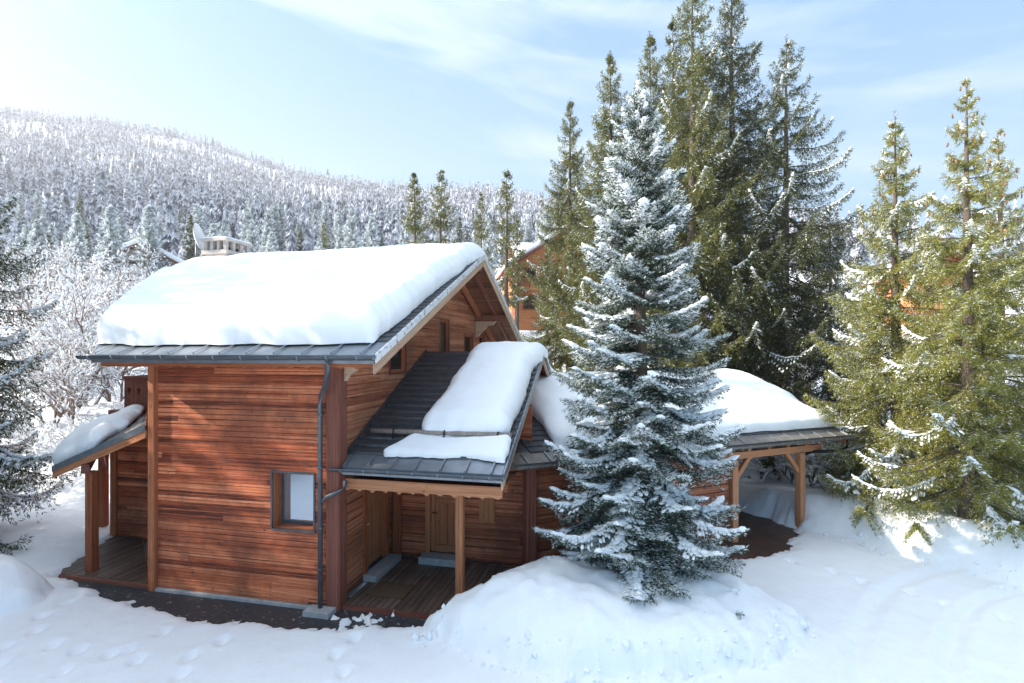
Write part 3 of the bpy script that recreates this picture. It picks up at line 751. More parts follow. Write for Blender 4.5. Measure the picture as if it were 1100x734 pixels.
def zgs(q): return GZ+GS*(GR-GE-np.sqrt((q-GR)**2+.5)+.2)
X, Y, Z = blanket(lambda s, q: zgs(q), lambda q: np.interp(q, [-.1, 1, 3, 7], [.75, .9, .6, .2])+0*q, lambda q: S1-.06+0*q, -.06, 2*GR+.2, lambda s, q: .40+.16*sstep(.9, 1.5, q+.25*np.sin(s*.9))+0*s, r=.45, nx=150, ny=90, wob=.1, bulge=.08, seed=31, rough=.03)
lx, ly = W2L(X, Y)
chalet_world('roof_snow', lx, ly, Z, SNOW_ROOF, 'thick snow on the long carport roof behind the frosted spruce', 'roof snow', 'snow lying on the roofs')
X, Y, Z = blanket(lambda x, y: 9.655+0*x, lambda y: cx-.54+0*y, lambda y: cx+.54+0*y, cy-.69, cy+.69, lambda x, y: .07+0*x, r=.15, nx=14, ny=14, wob=.03, bulge=.02, seed=41, rough=.02)
chalet_world('roof_snow', X, Y, Z, SNOW_ROOF, 'small pad of snow on top of the pale chimney cap', 'roof snow', 'snow lying on the roofs')

# satellite dish on the ridge
wx, wy = L2W(-10.05, 6.95)
DS = empty('satellite_dish', (wx, wy, 8.45), 0, 'white satellite dish standing left of the pale chimney', 'satellite dish')
mb = MB(); mb.tube([(0, 0, 0), (0, 0, 1.15)], .04, 8); mb.build('pole', PIPE, DS)
R = .55; nr, na = 7, 28; dvec = np.array([.98, .16, .25]); dvec /= np.linalg.norm(dvec); sx = np.cross(dvec, [0, 0, 1]); sx /= np.linalg.norm(sx); sz = np.cross(sx, dvec)
vs = [np.array([0, 0, 1.25])]; fs = []
for i in range(1, nr+1):
    for k in range(na):
        r = R*i/nr; vs.append(np.array([0, 0, 1.25])+sx*r*cos(2*pi*k/na)*.92+sz*r*sin(2*pi*k/na)*1.05+dvec*.16*(i/nr)**2)
for k in range(na): fs.append((0, 1+k, 1+(k+1) % na))
for i in range(nr-1):
    for k in range(na): fs.append((1+i*na+k, 1+(i+1)*na+k, 1+(i+1)*na+(k+1) % na, 1+i*na+(k+1) % na))
mb = MB(); mb.add(vs, fs, smooth=True); mb.add([v-dvec*.02 for v in vs], [f[::-1] for f in fs], smooth=True); mb.build('reflector', WHITE, DS)
c0 = np.array([0, 0, 1.25]); mb = MB(); mb.tube([c0-sz*.55+dvec*.1, c0-sz*.2+dvec*.62], .015, 6); mb.beam(c0-sz*.2+dvec*.60, c0-sz*.12+dvec*.70, .07, .07); mb.build('feed_arm', PIPE, DS)
# ------------------------------------------------------------------ terrain
ASPH = [(-11.0, 12.5), (-9.0, 11.45), (-6.6, 10.45), (-4.5, 10.1), (-2.6, 10.1), (-.9, 10.45), L2W(3.2, .3), L2W(0, 1.2), L2W(-4.4, 1.0), L2W(-7.4, .6)]
HOUSE = [L2W(-.05, .1), L2W(-4.4, .1), L2W(-7.0, 2.5), L2W(-8.4, 2.6), L2W(-8.4, 9), L2W(-7, 11), L2W(-.1, 13.4)]
PDECK = [L2W(.1, .1), L2W(3.2, .1), L2W(3.4, 1.2), L2W(3.72, 2.5), L2W(6, 4.6), L2W(0, 6)]
TDECK = [L2W(-4.5, 0), L2W(-7.0, 0.0), L2W(-7.5, .8), L2W(-8.0, 1.9), L2W(-8.7, 2.7), L2W(-6, 3)]
CFLOOR = [W2W(4.6, -1.0), W2W(7.0, -1.2), W2W(9.0, .05), W2W(9.2, 1.0), W2W(8.9, 2.2), W2W(7.6, 2.9), W2W(6.3, 5.2), W2W(5, 5)]
_pz = [(-60, 0), (0, 0), (16.5, 0), (22, .5), (30, 1.9), (45, 6.2), (70, 12.5), (120, 27), (200, 60), (300, 105), (500, 213), (700, 322), (800, 376), (900, 380), (1300, 260)]
def hills(x, y):
    az = x/np.maximum(y, 1.0)
    k = np.interp(az, [-1.6, -.982, -.804, -.625, -.446, -.268, -.09, .09, .3, .7, 1.4], [1.08, 1.0, .965, .887, .76, .69, .655, .60, .52, .42, .36])
    z = np.interp(y, [p[0] for p in _pz], [p[1] for p in _pz])
    far = sstep(90, 300, y)
    z = z*(1-far+far*k*.965)
    z = z+far*(14*fbm(x/90, y/90, 3)+60*fbm(x/330, y/330, 5)*sstep(200, 500, y))
    z = z+sstep(18, 40, y)*1.2*fbm(x/9, y/9, 8)
    return z
def ground(x, y):
    x = np.asarray(x, float); y = np.asarray(y, float)
    z = hills(x, y)
    near = 1-sstep(40, 70, np.hypot(x, y))
    s = .13+.10*fbm(x*.35, y*.35, 21)+.05*fbm(x*1.7, y*1.7, 22)*near+.025*fbm(x*4.7, y*4.7, 23, 3)*near
    # yard: packed wheel ruts bottom right
    for r, w, dp in ((6.4, .16, .045), (7.6, .16, .04), (8.9, .15, .03), (4.6, .2, .03)):
        d = np.abs(np.hypot(x-13.4, y-4.2)-r+.25*fbm(x*.4, y*.4, 30)); s = s-near*1.8*dp*np.exp(-(d/w)**2)+near*.8*dp*np.exp(-((d-.26)/.12)**2)
    mounds = 0
    # plough heap in front of the frosted spruce
    nx_ = .30*fbm(x*1.1, y*1.1, 41)+.045*fbm(x*3.7, y*3.7, 42)
    r = np.sqrt(((x-1.9)/3.6)**2+(np.where(y > 10.4, (y-10.4)/2.1, (y-10.4)/1.95))**2)+nx_
    mounds = mounds+(.86+.95*fbm(x*.62, y*.62, 43)+.14*fbm(x*2.6, y*2.6, 44))*np.clip(1-r**2.6, 0, 1)**.62
    mounds = mounds+np.exp(-((r-1.0)/.07)**2)*.16*np.clip(fbm(x*5.5, y*5.5, 46)+.6*fbm(x*12, y*12, 47), 0, 1)*3*sstep(11.5, 9.5, y)
    mounds = mounds-.30*np.exp(-(((x-2.75)/.75)**2+((y-11.25)/.6)**2))*(r < 1)
    # bank along the right of the drive
    d = ((x-9.55)*.80+(y-14.6)*.56)+.5*fbm(x*.7, y*.7, 51)+.12*fbm(x*3, y*3, 52)
    fade = sstep(20.5, 15.2, y)*sstep(1.0, 7, y)
    bank = sstep(-.35, .8, d)*(.80+.45*fbm(x*.55, y*.55, 53))+.20*np.exp(-((d-.7)/.6)**2)
    mounds = mounds+bank*fade*sstep(7.6, 8.6, x)
    # heap at the left edge and berm across the left field
    r = np.hypot((x+11.6)/1.55, (y-10.9)/1.05)+.35*fbm(x*1.3, y*1.3, 61)
    mounds = mounds+1.0*np.clip(1-r**2.2, 0, 1)**.7
    d = (y-19.2)+.10*(x+14)+1.2*fbm(x*.35, y*.35, 62)
    mounds = mounds+np.exp(-(d/.85)**2)*(.75+.7*fbm(x*.9, y*.9, 63))*sstep(-11.8, -13.4, x)
    mounds = mounds+.55*np.exp(-(((x-9.5)/5)**2+((y-22)/1.6)**2))
    # footprints: short rows of dimples in the yard snow
    for (fx, fy, dx, dy, n) in ((-7.3, 8.6, .42, .62, 4), (-5.4, 9.55, -.07, -.5, 5), (-3.0, 9.6, .06, -.5, 5), (-9.4, 10.9, .18, -.55, 5), (-8.2, 9.3, .6, -.12, 4), (6.6, 13.6, .5, -.55, 7)):
        for k in range(n):
            px_, py_ = fx+dx*k+(.12 if k % 2 else -.12)*(dy)/max(.3, hypot_(dx, dy)), fy+dy*k
            s = s-.12*np.exp(-(((x-px_)/.10)**2+((y-py_)/.15)**2)**2)+.02*np.exp(-(((x-px_)/.25)**2+((y-py_)/.28)**2))
    z = z+s+mounds
    # places without snow
    for poly, wd in ((ASPH, .22), (HOUSE, .25), (PDECK, .15), (TDECK, .3), (CFLOOR, .35)):
        sel = (np.abs(x) < 20) & (y > 6) & (y < 30)
        if not sel.any(): continue
        sd = poly_sd(x[sel], y[sel], poly)+.45*fbm(x[sel]*1.1, y[sel]*1.1, 71)+.40*fbm(x[sel]*4.5, y[sel]*4.5, 72)+.16*fbm(x[sel]*12, y[sel]*12, 75)
        c = sstep(wd, -wd, sd)
        zz = z[sel]; lo = -.12
        if poly is ASPH:      # a few leftover crumbs of snow on the strip
            cr = fbm(x[sel]*4.5, y[sel]*4.5, 73)+.6*fbm(x[sel]*13, y[sel]*13, 74)
            lo = -.06+.26*np.clip(cr-.13, 0, 1)*np.exp(-(((x[sel]+2.9)/.9)**2+((y[sel]-10.45)/.5)**2))*3+.24*np.clip(cr-.22, 0, 1)
        z[sel] = zz*(1-c)+np.minimum(lo, zz)*c
    return z
def hypot_(a, b): return sqrt(a*a+b*b)
def axis(lo, hi, d0, far_lo, far_hi, grow=1.09):
    mid = list(np.arange(lo, hi, d0)); a = []; s = d0; p = lo
    while p > far_lo: s *= grow; s = min(s, 28); p -= s; a.append(p)
    b = []; s = d0; p = mid[-1]
    while p < far_hi: s *= grow; s = min(s, 28); p += s; b.append(p)
    return np.array(a[::-1]+mid+b)
xs = axis(-12.5, 13.0, .07, -1500, 1400); ysg = axis(7.6, 17.5, .07, -260, 1300)
GX, GY = np.meshgrid(xs, ysg)
GZ_ = ground(GX.ravel().copy(), GY.ravel().copy()).reshape(GX.shape)
SNOWG = mat_snow('snow_ground', bstr=.6, dirt=.22)
tag(link('snow_ground', grid_mesh('snow_ground', GX, GY, GZ_, [SNOWG])), kind='structure')
def sheet(name, poly, z, mat):
    me = bpy.data.meshes.new(name); me.from_pydata([(x, y, z) for x, y in poly], [], [tuple(range(len(poly)))]); me.update(); me.materials.append(mat)
    return tag(link(name, me), kind='structure')
sheet('pavement', [(-11.6, 12.8), (-9.2, 10.9), (-6.6, 9.9), (-4.5, 9.6), (-2.4, 9.5), (.4, 9.9), L2W(3.6, .2), L2W(0, .6), L2W(-4.4, .3), L2W(-7.4, .3)][::-1], 0.0, ASPHALT)
sheet('carport_floor', [W2W(4.0, -1.8), W2W(10.2, -1.8), W2W(10.2, 6.5), W2W(4.0, 6.5)], .012, FLOORB)
def gz1(x, y): return float(ground(np.array([x]), np.array([y]))[0])

# ------------------------------------------------------------------ trees
BARK = mat_plain('spruce_bark', (.10, .075, .058), rough=.9, var=.35, scale=9, bstr=.4)
N_BLUE = mat_needles('blue_needles', (.024, .042, .028), (.082, .118, .085), .15)
N_FROST = mat_needles('frosted_needles', (.52, .58, .58), (.80, .84, .84), .2)
N_GREEN = mat_needles('green_needles', (.060, .072, .018), (.185, .180, .048), .35)
N_DARK = mat_needles('dark_needles', (.030, .042, .016), (.115, .120, .040), .3)
N_SUN = mat_needles('yellow_green_needles', (.125, .135, .024), (.34, .325, .085), .40)  # sunlit brightness is put into this colour, paler than real needles
CONE = mat_plain('brown_cones', (.22, .11, .05), rough=.8, var=.3)
SNOWT = mat_snow('tree_snow', (.84, .87, .90), scale=3, bstr=.2)

def ico(sub):
    import bmesh
    bm = bmesh.new(); bmesh.ops.create_icosphere(bm, subdivisions=sub, radius=1)
    v = np.array([q.co[:] for q in bm.verts]); f = np.array([[q.index for q in t.verts] for t in bm.faces]); bm.free(); return v, f
ICO1 = ico(1); ICO2 = ico(2)
def unit(a): return a/np.maximum(np.linalg.norm(a, axis=-1, keepdims=True), 1e-9)
def clumps(C, D, size, rng, base=ICO1):
    """snow clumps: C centres, D long axis, size (n,3) = length, width, thickness"""
    v, f = base; n = len(C)
    up = np.array([0, 0, 1.])
    S = unit(np.cross(D, up)+1e-6); U_ = unit(np.cross(S, D)); 
    j = 1+.30*(rng.random((n, len(v), 1))-.5)*2
    P = v[None]*j
    P = C[:, None]+P[..., 0:1]*(D*size[:, 0:1])[:, None]+P[..., 1:2]*(S*size[:, 1:2])[:, None]+P[..., 2:3]*(U_*size[:, 2:3])[:, None]
    Fc = (f[None]+(np.arange(n)*len(v))[:, None, None]).reshape(-1, 3)
    return P.reshape(-1, 3), Fc

def spruce(seed, Ht, R, z0=.4, wh=.36, nb=7, e_top=55, e_bot=-8, tip=18, prof=.8, tw=.11, twmax=.5, twk=.55, ang=55, hang=.15, ns=.07, nper=4, nl=.10, nw=.022,
           frost=.4, snow=.5, snow_size=1.0, bare_top=0.0, gap=0.0, cones=0, thin_low=0.0, topsp=.45, inner=0.0, scat=.3, fup=.55, base=ICO1, mats=None):
    rng = np.random.default_rng(seed)
    trunk = MB(); pts = []; 
    lean = rng.normal(0, .006, 2)
    cx_ = lambda z: np.array([lean[0]*z+.03*sin(z*.7+seed), lean[1]*z+.03*cos(z*.6+seed), z])
    zz = np.linspace(-.6, Ht*.99, 18); r0 = .028*Ht**.75*.95+.05
    trunk.tube([cx_(z) for z in zz], [max(.012, r0*(1-max(z, 0)/Ht)**.85*(1.25 if z < .1 else 1)) for z in zz], 9)
    SP = []; SD = []; SB = []         # needle sample pos, dir, closeness to the tip
    CC = []; CD = []; CS = []
    KP = []
    z = z0; az = rng.random()*6
    while z < Ht-.12:
        t = (Ht-z)/(Ht-z0)
        Lb = R*t**prof
        n = max(3, int(nb*((1-topsp)+topsp*t)+rng.integers(-1, 2)))
        for k in range(n):
            if rng.random() < gap: continue
            az += 2*pi/n
            a = az+rng.normal(0, .25); Lk = Lb*rng.uniform(.72, 1.12)*(1-.5*bare_top*(1-t))
            if t > .8 and thin_low: Lk *= 1-thin_low*rng.random()
            if Lk < .06: continue
            zb = z+rng.normal(0, wh*scat)
            e0 = radians(e_bot+(e_top-e_bot)*(1-t)**1.4+rng.normal(0, 6)); 
            m = max(4, int(Lk/tw)+2); s = np.linspace(0, 1, m)
            el = e0-radians(26)*np.sin(pi*np.clip(s*1.1, 0, 1))*(.3+t)+radians(tip)*s**2*1.4
            step = Lk/(m-1); hd = np.cumsum(np.cos(el))*step; vd = np.cumsum(np.sin(el))*step
            aa = a+.18*rng.normal()*s
            B = cx_(zb)[None]+np.stack([hd*np.cos(aa), hd*np.sin(aa), vd], 1)
            T = unit(np.gradient(B, axis=0))
            if Lk > .35:
                ii = np.unique(np.linspace(0, m-1, 5).astype(int))
                trunk.tube([B[i] for i in ii], [max(.006, .012*sqrt(Lk)*(1.1-s[i])*1.6) for i in ii], 4, caps=False)
            S = unit(np.cross(T, [0, 0, 1.]))
            snowy = rng.random() < snow; sa = rng.uniform(.15, .7)
            # side twigs
            i0 = int(m*.12)
            for sg in (-1, 1):
                idx = np.arange(i0, m)
                lt = np.clip(twk*(1-s[idx])*Lk+.10*min(1, Lk), .05, twmax)*rng.uniform(.6, 1.15, len(idx))
                d = unit(T[idx]*cos(radians(ang))+sg*S[idx]*sin(radians(ang))+np.array([0, 0, -1.])*hang*rng.uniform(.5, 1.5, (len(idx), 1)))
                K = max(2, int(lt.max()/ns)); r = (np.arange(K)+.5)/K
                keep = (r[None]*lt.max() <= lt[:, None]+.02)
                Pp = B[idx][:, None]+d[:, None]*(r[None, :, None]*lt.max())+np.array([0, 0, -1.])*(r[None, :, None]*lt.max())**2*(.3+hang*1.2)
                dd = np.broadcast_to((d+np.array([0, 0, -.25*hang-.05]))[:, None], Pp.shape)
                SP.append(Pp[keep]); SD.append(dd[keep]); SB.append(np.broadcast_to(s[idx][:, None], keep.shape)[keep])
                if snowy:
                    q = idx[(s[idx] > sa) & (rng.random(len(idx)) < .85)]; 
                    if len(q):
                        o_ = np.searchsorted(idx, q); ll = lt[o_]; dd2 = d[o_]
                        for fr_ in ((.22, .6) if Lk > .5 else (.4,)):
                            CC.append(B[q]+dd2*(ll*fr_*rng.uniform(.8, 1.2, len(q)))[:, None]+np.array([0, 0, .016*snow_size])-np.array([0, 0, 1])*((ll*fr_)**2*(.3+hang*1.2))[:, None])
                            CD.append(dd2); CS.append(np.stack([np.clip(ll*.26, .03, .12)*rng.uniform(.6, 1.2, len(q)), rng.uniform(.024, .055, len(q))*snow_size, rng.uniform(.012, .026, len(q))*snow_size], 1))
            # the axis itself carries needles and snow
            K = max(2, int(Lk*(1-.1)/ns)); ti = np.linspace(.15, 1, K)*(m-1); lo = np.floor(ti).astype(int).clip(0, m-2); fr = (ti-lo)[:, None]
            SP.append(B[lo]*(1-fr)+B[lo+1]*fr); SD.append(T[lo]); SB.append(ti/(m-1))
            if snowy:
                pk = np.where(s > sa)[0]
                if len(pk):
                    CC.append(B[pk]+np.array([0, 0, .022*snow_size])+rng.normal(0, .012, (len(pk), 3))); CD.append(T[pk]); sz = np.clip(Lk, .3, 1.5)**.4
                    CS.append(np.stack([rng.uniform(.06, .14, len(pk))*sz, rng.uniform(.04, .085, len(pk))*sz*snow_size, rng.uniform(.018, .038, len(pk))*sz*snow_size], 1))
            if cones and t < .45 and rng.random() < cones:
                KP.append(B[rng.integers(m//2, m)])
        z += wh*(topsp+(1-topsp)*t)*rng.uniform(.8, 1.2)
    # leader
    K = int(.5/ns); SP.append(cx_(Ht)[None]-np.array([0, 0, 1])*np.linspace(0, .5, K)[:, None]); SD.append(np.tile([0, 0, 1.], (K, 1))); SB.append(np.ones(K))
    P = np.concatenate(SP); D = unit(np.concatenate(SD)); Bn = np.concatenate(SB)
    P = np.repeat(P, nper, 0); D = np.repeat(D, nper, 0); Bn = np.repeat(Bn, nper); n = len(P)
    rp = rng.normal(size=(n, 3)); rp = unit(rp-D*(rp*D).sum(1, keepdims=True))
    d = unit(D*.75+rp*rng.uniform(.35, 1.0, (n, 1))+np.array([0, 0, -.25*hang]))
    w = unit(np.cross(d, rng.normal(size=(n, 3))))*(nw/2*rng.uniform(.7, 1.3, (n, 1)))
    l = nl*rng.uniform(.7, 1.3, (n, 1))
    P = P+rng.normal(0, ns*.3, (n, 3))
    V = np.stack([P, P+d*l*.4+w, P+d*l, P+d*l*.4-w], 1).reshape(-1, 3)
    Fq = np.arange(n*4).reshape(n, 4)
    pf = frost*((.35+.65*Bn)*(1-inner)+inner*sstep(.35, .8, Bn))*np.clip(fup+1.45*(1-fup)/.65*rp[:, 2], .05, 1.3)
    mi = (rng.random(n) < pf).astype(np.int32)
    crown = np_mesh('crown', V, Fq, mats or [N_GREEN, N_FROST], mi)
    sn = None
    if CC:
        Vc, Fc = clumps(np.concatenate(CC), unit(np.concatenate(CD)), np.concatenate(CS), rng, base)
        sn = np_mesh('snow', Vc, Fc, [SNOWT], smooth=True)
    return dict(trunk=trunk, crown=crown, snow=sn, cones=KP, seed=seed, H=Ht)

def put_tree(name, sp, x, y, z, label, cat='spruce', group=None, rz=0, sc=1.0, trunkmat=None):
    e = empty(name, (x, y, z), rz, label, cat, group); e.scale = (sc, sc, sc) if not isinstance(sc, tuple) else sc
    sp['trunk'].build('trunk', trunkmat or BARK, e)
    link('crown', sp['crown'], e)
    if sp['snow']: tag(link('snow', sp['snow'], e), kind='stuff')
    if sp['cones']:
        C = np.array(sp['cones'])-np.array([0, 0, .09]); rng = np.random.default_rng(1); n = len(C)
        C = np.concatenate([C, C+rng.normal(0, .09, C.shape)]); n = len(C)
        D = unit(np.tile([0.05, 0, -1.], (n, 1))+rng.normal(0, .12, (n, 3)))
        Vc, Fc = clumps(C, D, np.tile([.075, .024, .024], (n, 1)), rng)
        o = link('cones', np_mesh('cones', Vc, Fc, [CONE], smooth=True), e); o['kind'] = 'stuff'
    return e
def dup_tree(src, x, y, z, label, cat='spruce', group=None, rz=0, sc=1.0):
    c = copy_tree(src); c.location = (x, y, z); c.rotation_euler = (0, 0, rz); c.scale = (sc, sc, sc) if not isinstance(sc, tuple) else sc
    c['label'] = label; c['category'] = cat
    if group: c['group'] = group
    elif 'group' in c: del c['group']
    return c
def bx(px, Y): return (px-550)/F*Y

# frosted spruce on the plough heap, the largest thing in front of the house
hero = spruce(5, 10.55, 2.25, z0=.38, wh=.46, nb=14, scat=.13, fup=.34, e_top=44, e_bot=2, tip=8, prof=.64, tw=.075, twmax=.55, twk=.55, ang=52, hang=.10, ns=.05, nper=6, nl=.080, nw=.0165, frost=1.3, inner=.55, snow=.80, snow_size=1.1, gap=.07, mats=[N_BLUE, N_FROST])
put_tree('blue_spruce', hero, 2.78, 11.25, .45, 'tall blue spruce white with frost standing on the snow heap before the carport', group=None)

NG = 'spruces standing right of the carport'
ta = spruce(12, 11.6, 2.75, z0=1.1, wh=.42, nb=9, e_top=30, e_bot=-2, tip=26, prof=1.0, topsp=.62, tw=.085, twmax=.42, twk=.42, ang=56, hang=.60, ns=.060, nper=8, nl=.085, nw=.0145, frost=.22, snow=.26, snow_size=.9, gap=.14, cones=.8, bare_top=.1, mats=[N_SUN, N_FROST])
A_ = put_tree('norway_spruce', ta, 11.75, 13.4, gz1(11.75, 13.4)-.25, 'yellow green spruce with brown cones at its top, tallest right of the carport', group=NG)
tb = spruce(19, 11.9, 3.25, z0=1.3, wh=.40, nb=9, e_top=28, e_bot=-4, tip=26, prof=1.0, topsp=.6, tw=.085, twmax=.48, twk=.42, ang=56, hang=.70, ns=.060, nper=8, nl=.085, nw=.0145, frost=.22, snow=.26, snow_size=.9, gap=.12, cones=.5, bare_top=.1, mats=[N_SUN, N_FROST])
B_ = put_tree('norway_spruce', tb, 11.75, 15.9, gz1(11.75, 15.9), 'bushy yellow green spruce nearest to the carport corner, its lower trunk bare', group=NG)
dup_tree(A_, 16.1, 17.2, gz1(16.1, 17.2), 'slender spruce at the right edge behind the tall spruce with cones', group=NG, rz=2.2, sc=1.03)
dup_tree(B_, 18.0, 20.5, gz1(18, 20.5), 'spruce half hidden behind the two at the right edge', group=NG, rz=4.0, sc=.8)
dup_tree(B_, 14.3, 12.4, gz1(14.3, 12.4), 'low spruce cut by the right edge with snowy lower branches', group=NG, rz=1.0, sc=.66)

DG = 'tall dark spruces behind the carport'
tc = spruce(31, 20.5, 5.4, z0=1.0, wh=.70, nb=8, e_top=30, e_bot=-14, tip=32, prof=.98, topsp=.55, tw=.15, twmax=.62, twk=.40, ang=57, hang=.75, ns=.095, nper=9, nl=.13, nw=.023, frost=.14, snow=.22, snow_size=.9, gap=.06, mats=[N_DARK, N_FROST])
td = spruce(37, 18.5, 6.2, z0=2.0, wh=.72, nb=8, e_top=26, e_bot=-14, tip=34, prof=.95, topsp=.6, tw=.15, twmax=.62, twk=.36, ang=57, hang=.75, ns=.095, nper=9, nl=.13, nw=.023, frost=.14, snow=.24, snow_size=.9, gap=.08, mats=[N_DARK, N_FROST])
te = spruce(43, 18.0, 4.2, z0=1.0, wh=.64, nb=8, e_top=32, e_bot=-12, tip=30, prof=.95, topsp=.55, tw=.15, twmax=.6, twk=.42, ang=57, hang=.8, ns=.095, nper=9, nl=.13, nw=.023, frost=.14, snow=.20, snow_size=.9, gap=.05, mats=[N_GREEN, N_FROST])
def gl(px, Y): x = bx(px, Y); return x, Y, gz1(x, Y)
T1 = put_tree('norway_spruce', te, *gl(744, 24), 'olive green spruce with its top cut by the upper frame, left of the dark twin', group=DG, sc=1.22)
T2 = put_tree('norway_spruce', tc, *gl(787, 25), 'tallest spruce, dark with a top beyond the frame, right of the olive one', group=DG, sc=1.10)
T3 = put_tree('norway_spruce', td, *gl(842, 23.5), 'broad dark spruce with bare lower trunk and long separate drooping branches', group=DG, sc=1.0)
dup_tree(T1, *gl(699, 27), 'green spruce peeking over the frosted blue spruce from behind its right side', group=DG, rz=2.0, sc=1.13)
dup_tree(T1, *gl(655, 28), 'green spruce rising just left of the frosted blue spruce top', group=DG, rz=4.1, sc=1.10)
dup_tree(T1, *gl(613, 32), 'slim green spruce between the far orange chalet and the frosted blue spruce', group=DG, rz=.9, sc=1.02)
dup_tree(T2, *gl(722, 30), 'dark spruce filling the gap between the green ones behind the carport', group=DG, rz=3.0, sc=1.10)
dup_tree(T3, *gl(826, 26.5), 'shorter spruce with drooping boughs standing under the broad dark one', group=DG, rz=1.4, sc=.62)
dup_tree(T1, *gl(728, 22), 'low green spruce directly behind the carport ridge under the tall ones', group=DG, rz=5.2, sc=.50)
dup_tree(T3, *gl(893, 27), 'dim spruce in the gap between the broad dark one and the bushy yellow one', group=DG, rz=3.7, sc=.62)

MG = 'spruces rising behind the snowy main roof'
tf = spruce(51, 15.0, 2.6, z0=2.5, wh=.75, nb=6, e_top=38, e_bot=-10, tip=24, prof=.72, tw=.2, twmax=.6, twk=.45, ang=60, hang=.8, ns=.15, nper=4, nl=.22, nw=.06, frost=.15, snow=.25, snow_size=1.5, gap=.10, mats=[N_GREEN, N_FROST])
tg = spruce(57, 15.0, 1.9, z0=5.0, wh=.80, nb=6, e_top=36, e_bot=-12, tip=24, prof=.70, tw=.2, twmax=.5, twk=.45, ang=60, hang=.8, ns=.15, nper=4, nl=.22, nw=.06, frost=.15, snow=.25, snow_size=1.5, gap=.28, mats=[N_GREEN, N_FROST])
def far_tree(src, px, Y, ytip, label, grp, rz=0, first=None, name='norway_spruce', wide=1.0):
    x = bx(px, Y); z = gz1(x, Y); top = H+(378-ytip)/F*Y; s = (top-z)/15.0
    if first: return put_tree(name, first, x, Y, z, label, group=grp, rz=rz, sc=(s*wide, s*wide, s))
    return dup_tree(src, x, Y, z, label, group=grp, rz=rz, sc=(s*wide, s*wide, s))
M1 = far_tree(None, 446, 44, 188, 'left one of the snowy green pair behind the roof ridge', MG, first=tf)
far_tree(M1, 473, 46, 185, 'right one of the snowy green pair behind the roof ridge', MG, rz=2.0)
M2 = far_tree(None, 544, 42, 184, 'thin bare stemmed spruce next to the gable peak of the chalet', MG, first=tg)
far_tree(M1, 517, 50, 208, 'short narrow spruce between the bare stemmed one and the green pair', MG, rz=4.4, wide=.75)
far_tree(M2, 556, 48, 236, 'small thin spruce before the distant orange chalet', MG, rz=2.5)
far_tree(M1, 588, 45, 266, 'short green spruce directly before the orange chalet wall', MG, rz=3.3, wide=1.2)
far_tree(M1, 348, 70, 240, 'small spruce tip showing above the middle of the roof snow', MG, rz=1.0)

tl = spruce(63, 12.5, 3.3, z0=.9, wh=.55, nb=7, e_top=36, e_bot=-14, tip=26, prof=.60, tw=.12, twmax=.6, twk=.45, ang=60, hang=.6, ns=.085, nper=5, nl=.115, nw=.028, frost=.55, snow=.55, snow_size=1.15, gap=.10, mats=[N_DARK, N_FROST])
LTREE = put_tree('norway_spruce', tl, -15.4, 14.3, gz1(-15.4, 14.3), 'dark snow dusted spruce cut by the left edge of the picture', sc=.95)
# ------------------------------------------------------------------ frosted bare trees and shrubs
def mat_frosted_bark():
    m, nt, bs, out = new_mat('frosted_bark')
    g = nd(nt, 'ShaderNodeNewGeometry'); sp = nd(nt, 'ShaderNodeSeparateXYZ', {0: g.outputs['Normal']})
    n = nd(nt, 'ShaderNodeTexNoise', {'Vector': g.outputs['Position'], 'Scale': 5, 'Detail': 4})
    f = mathn(nt, 'ADD', mathn(nt, 'MULTIPLY', sp.outputs[2], .55), n.outputs[0])
    c = ramp(nt, f, [(.52, (.17, .11, .08)), (.76, (.68, .68, .72))])
    nt.links.new(c, bs.inputs['Base Color']); bs.inputs['Roughness'].default_value = .8
    return m
FROSTB = mat_frosted_bark()
def bare_tree(seed, Ht, stems=1, spread=.55, depth=5, r0=.07, frostn=1.0):
    rng = np.random.default_rng(seed); mb = MB(); tw = MB(); CC = []; CD = []; CS = []
    def rec(p, d, l, r, k, t):
        n = 3; pts = [p]
        for i in range(n):
            d = unit(d+rng.normal(0, .16, 3)+np.array([0, 0, .05 if k > 1 else -.03])); p = p+d*l/n; pts.append(p)
        (mb if t < 2 else tw).tube(pts, [max(.007, r*(1-.35*i/n)) for i in range(n+1)], 5 if t < 2 else 3, caps=False)
        if t >= 1:
            for q in (pts[1], pts[2], pts[3]):
                if rng.random() < .38*frostn: CC.append(q+np.array([0, 0, r*.8+.008])); CD.append(d); CS.append([rng.uniform(.07, .2), rng.uniform(.02, .05)+r*.5, rng.uniform(.016, .035)])
        if k == 0: return
        for i in range(rng.integers(3, 5)):
            j = rng.integers(1, n+1); q = pts[j]; a = rng.normal(size=3); a = unit(a-d*(a @ d))
            rec(q, unit(d*(1-spread*.5)+a*spread*rng.uniform(.7, 1.3)+np.array([0, 0, .12])), l*rng.uniform(.55, .8), r*.6, k-1, t+1)
    for s in range(stems):
        a = rng.random()*6.28
        d = np.array([cos(a)*.5, sin(a)*.5, 1.]) if stems > 1 else np.array([0, 0, 1.])
        rec(np.array([cos(a)*.15, sin(a)*.15, -.1]) if stems > 1 else np.array([0, 0, -.2]), unit(d), Ht*.36, r0, depth, 0)
    Vc, Fc = clumps(np.array(CC), unit(np.array(CD)), np.array(CS), rng)
    return mb, tw, np_mesh('snow', Vc, Fc, [SNOWT], smooth=True)
def put_bare(name, b, x, y, label, cat, group, rz=0, sc=1.0):
    e = empty(name, (x, y, gz1(x, y)-.05), rz, label, cat, group); e.scale = (sc,)*3
    b[0].build('trunk', FROSTB, e); b[1].build('twigs', FROSTB, e)
    tag(link('snow', b[2], e), kind='stuff'); tag([c for c in e.children if c.name.startswith('twigs')][0], kind='stuff') if True else None; return e
BG = 'frosted bare trees on the slope left of the chalet'
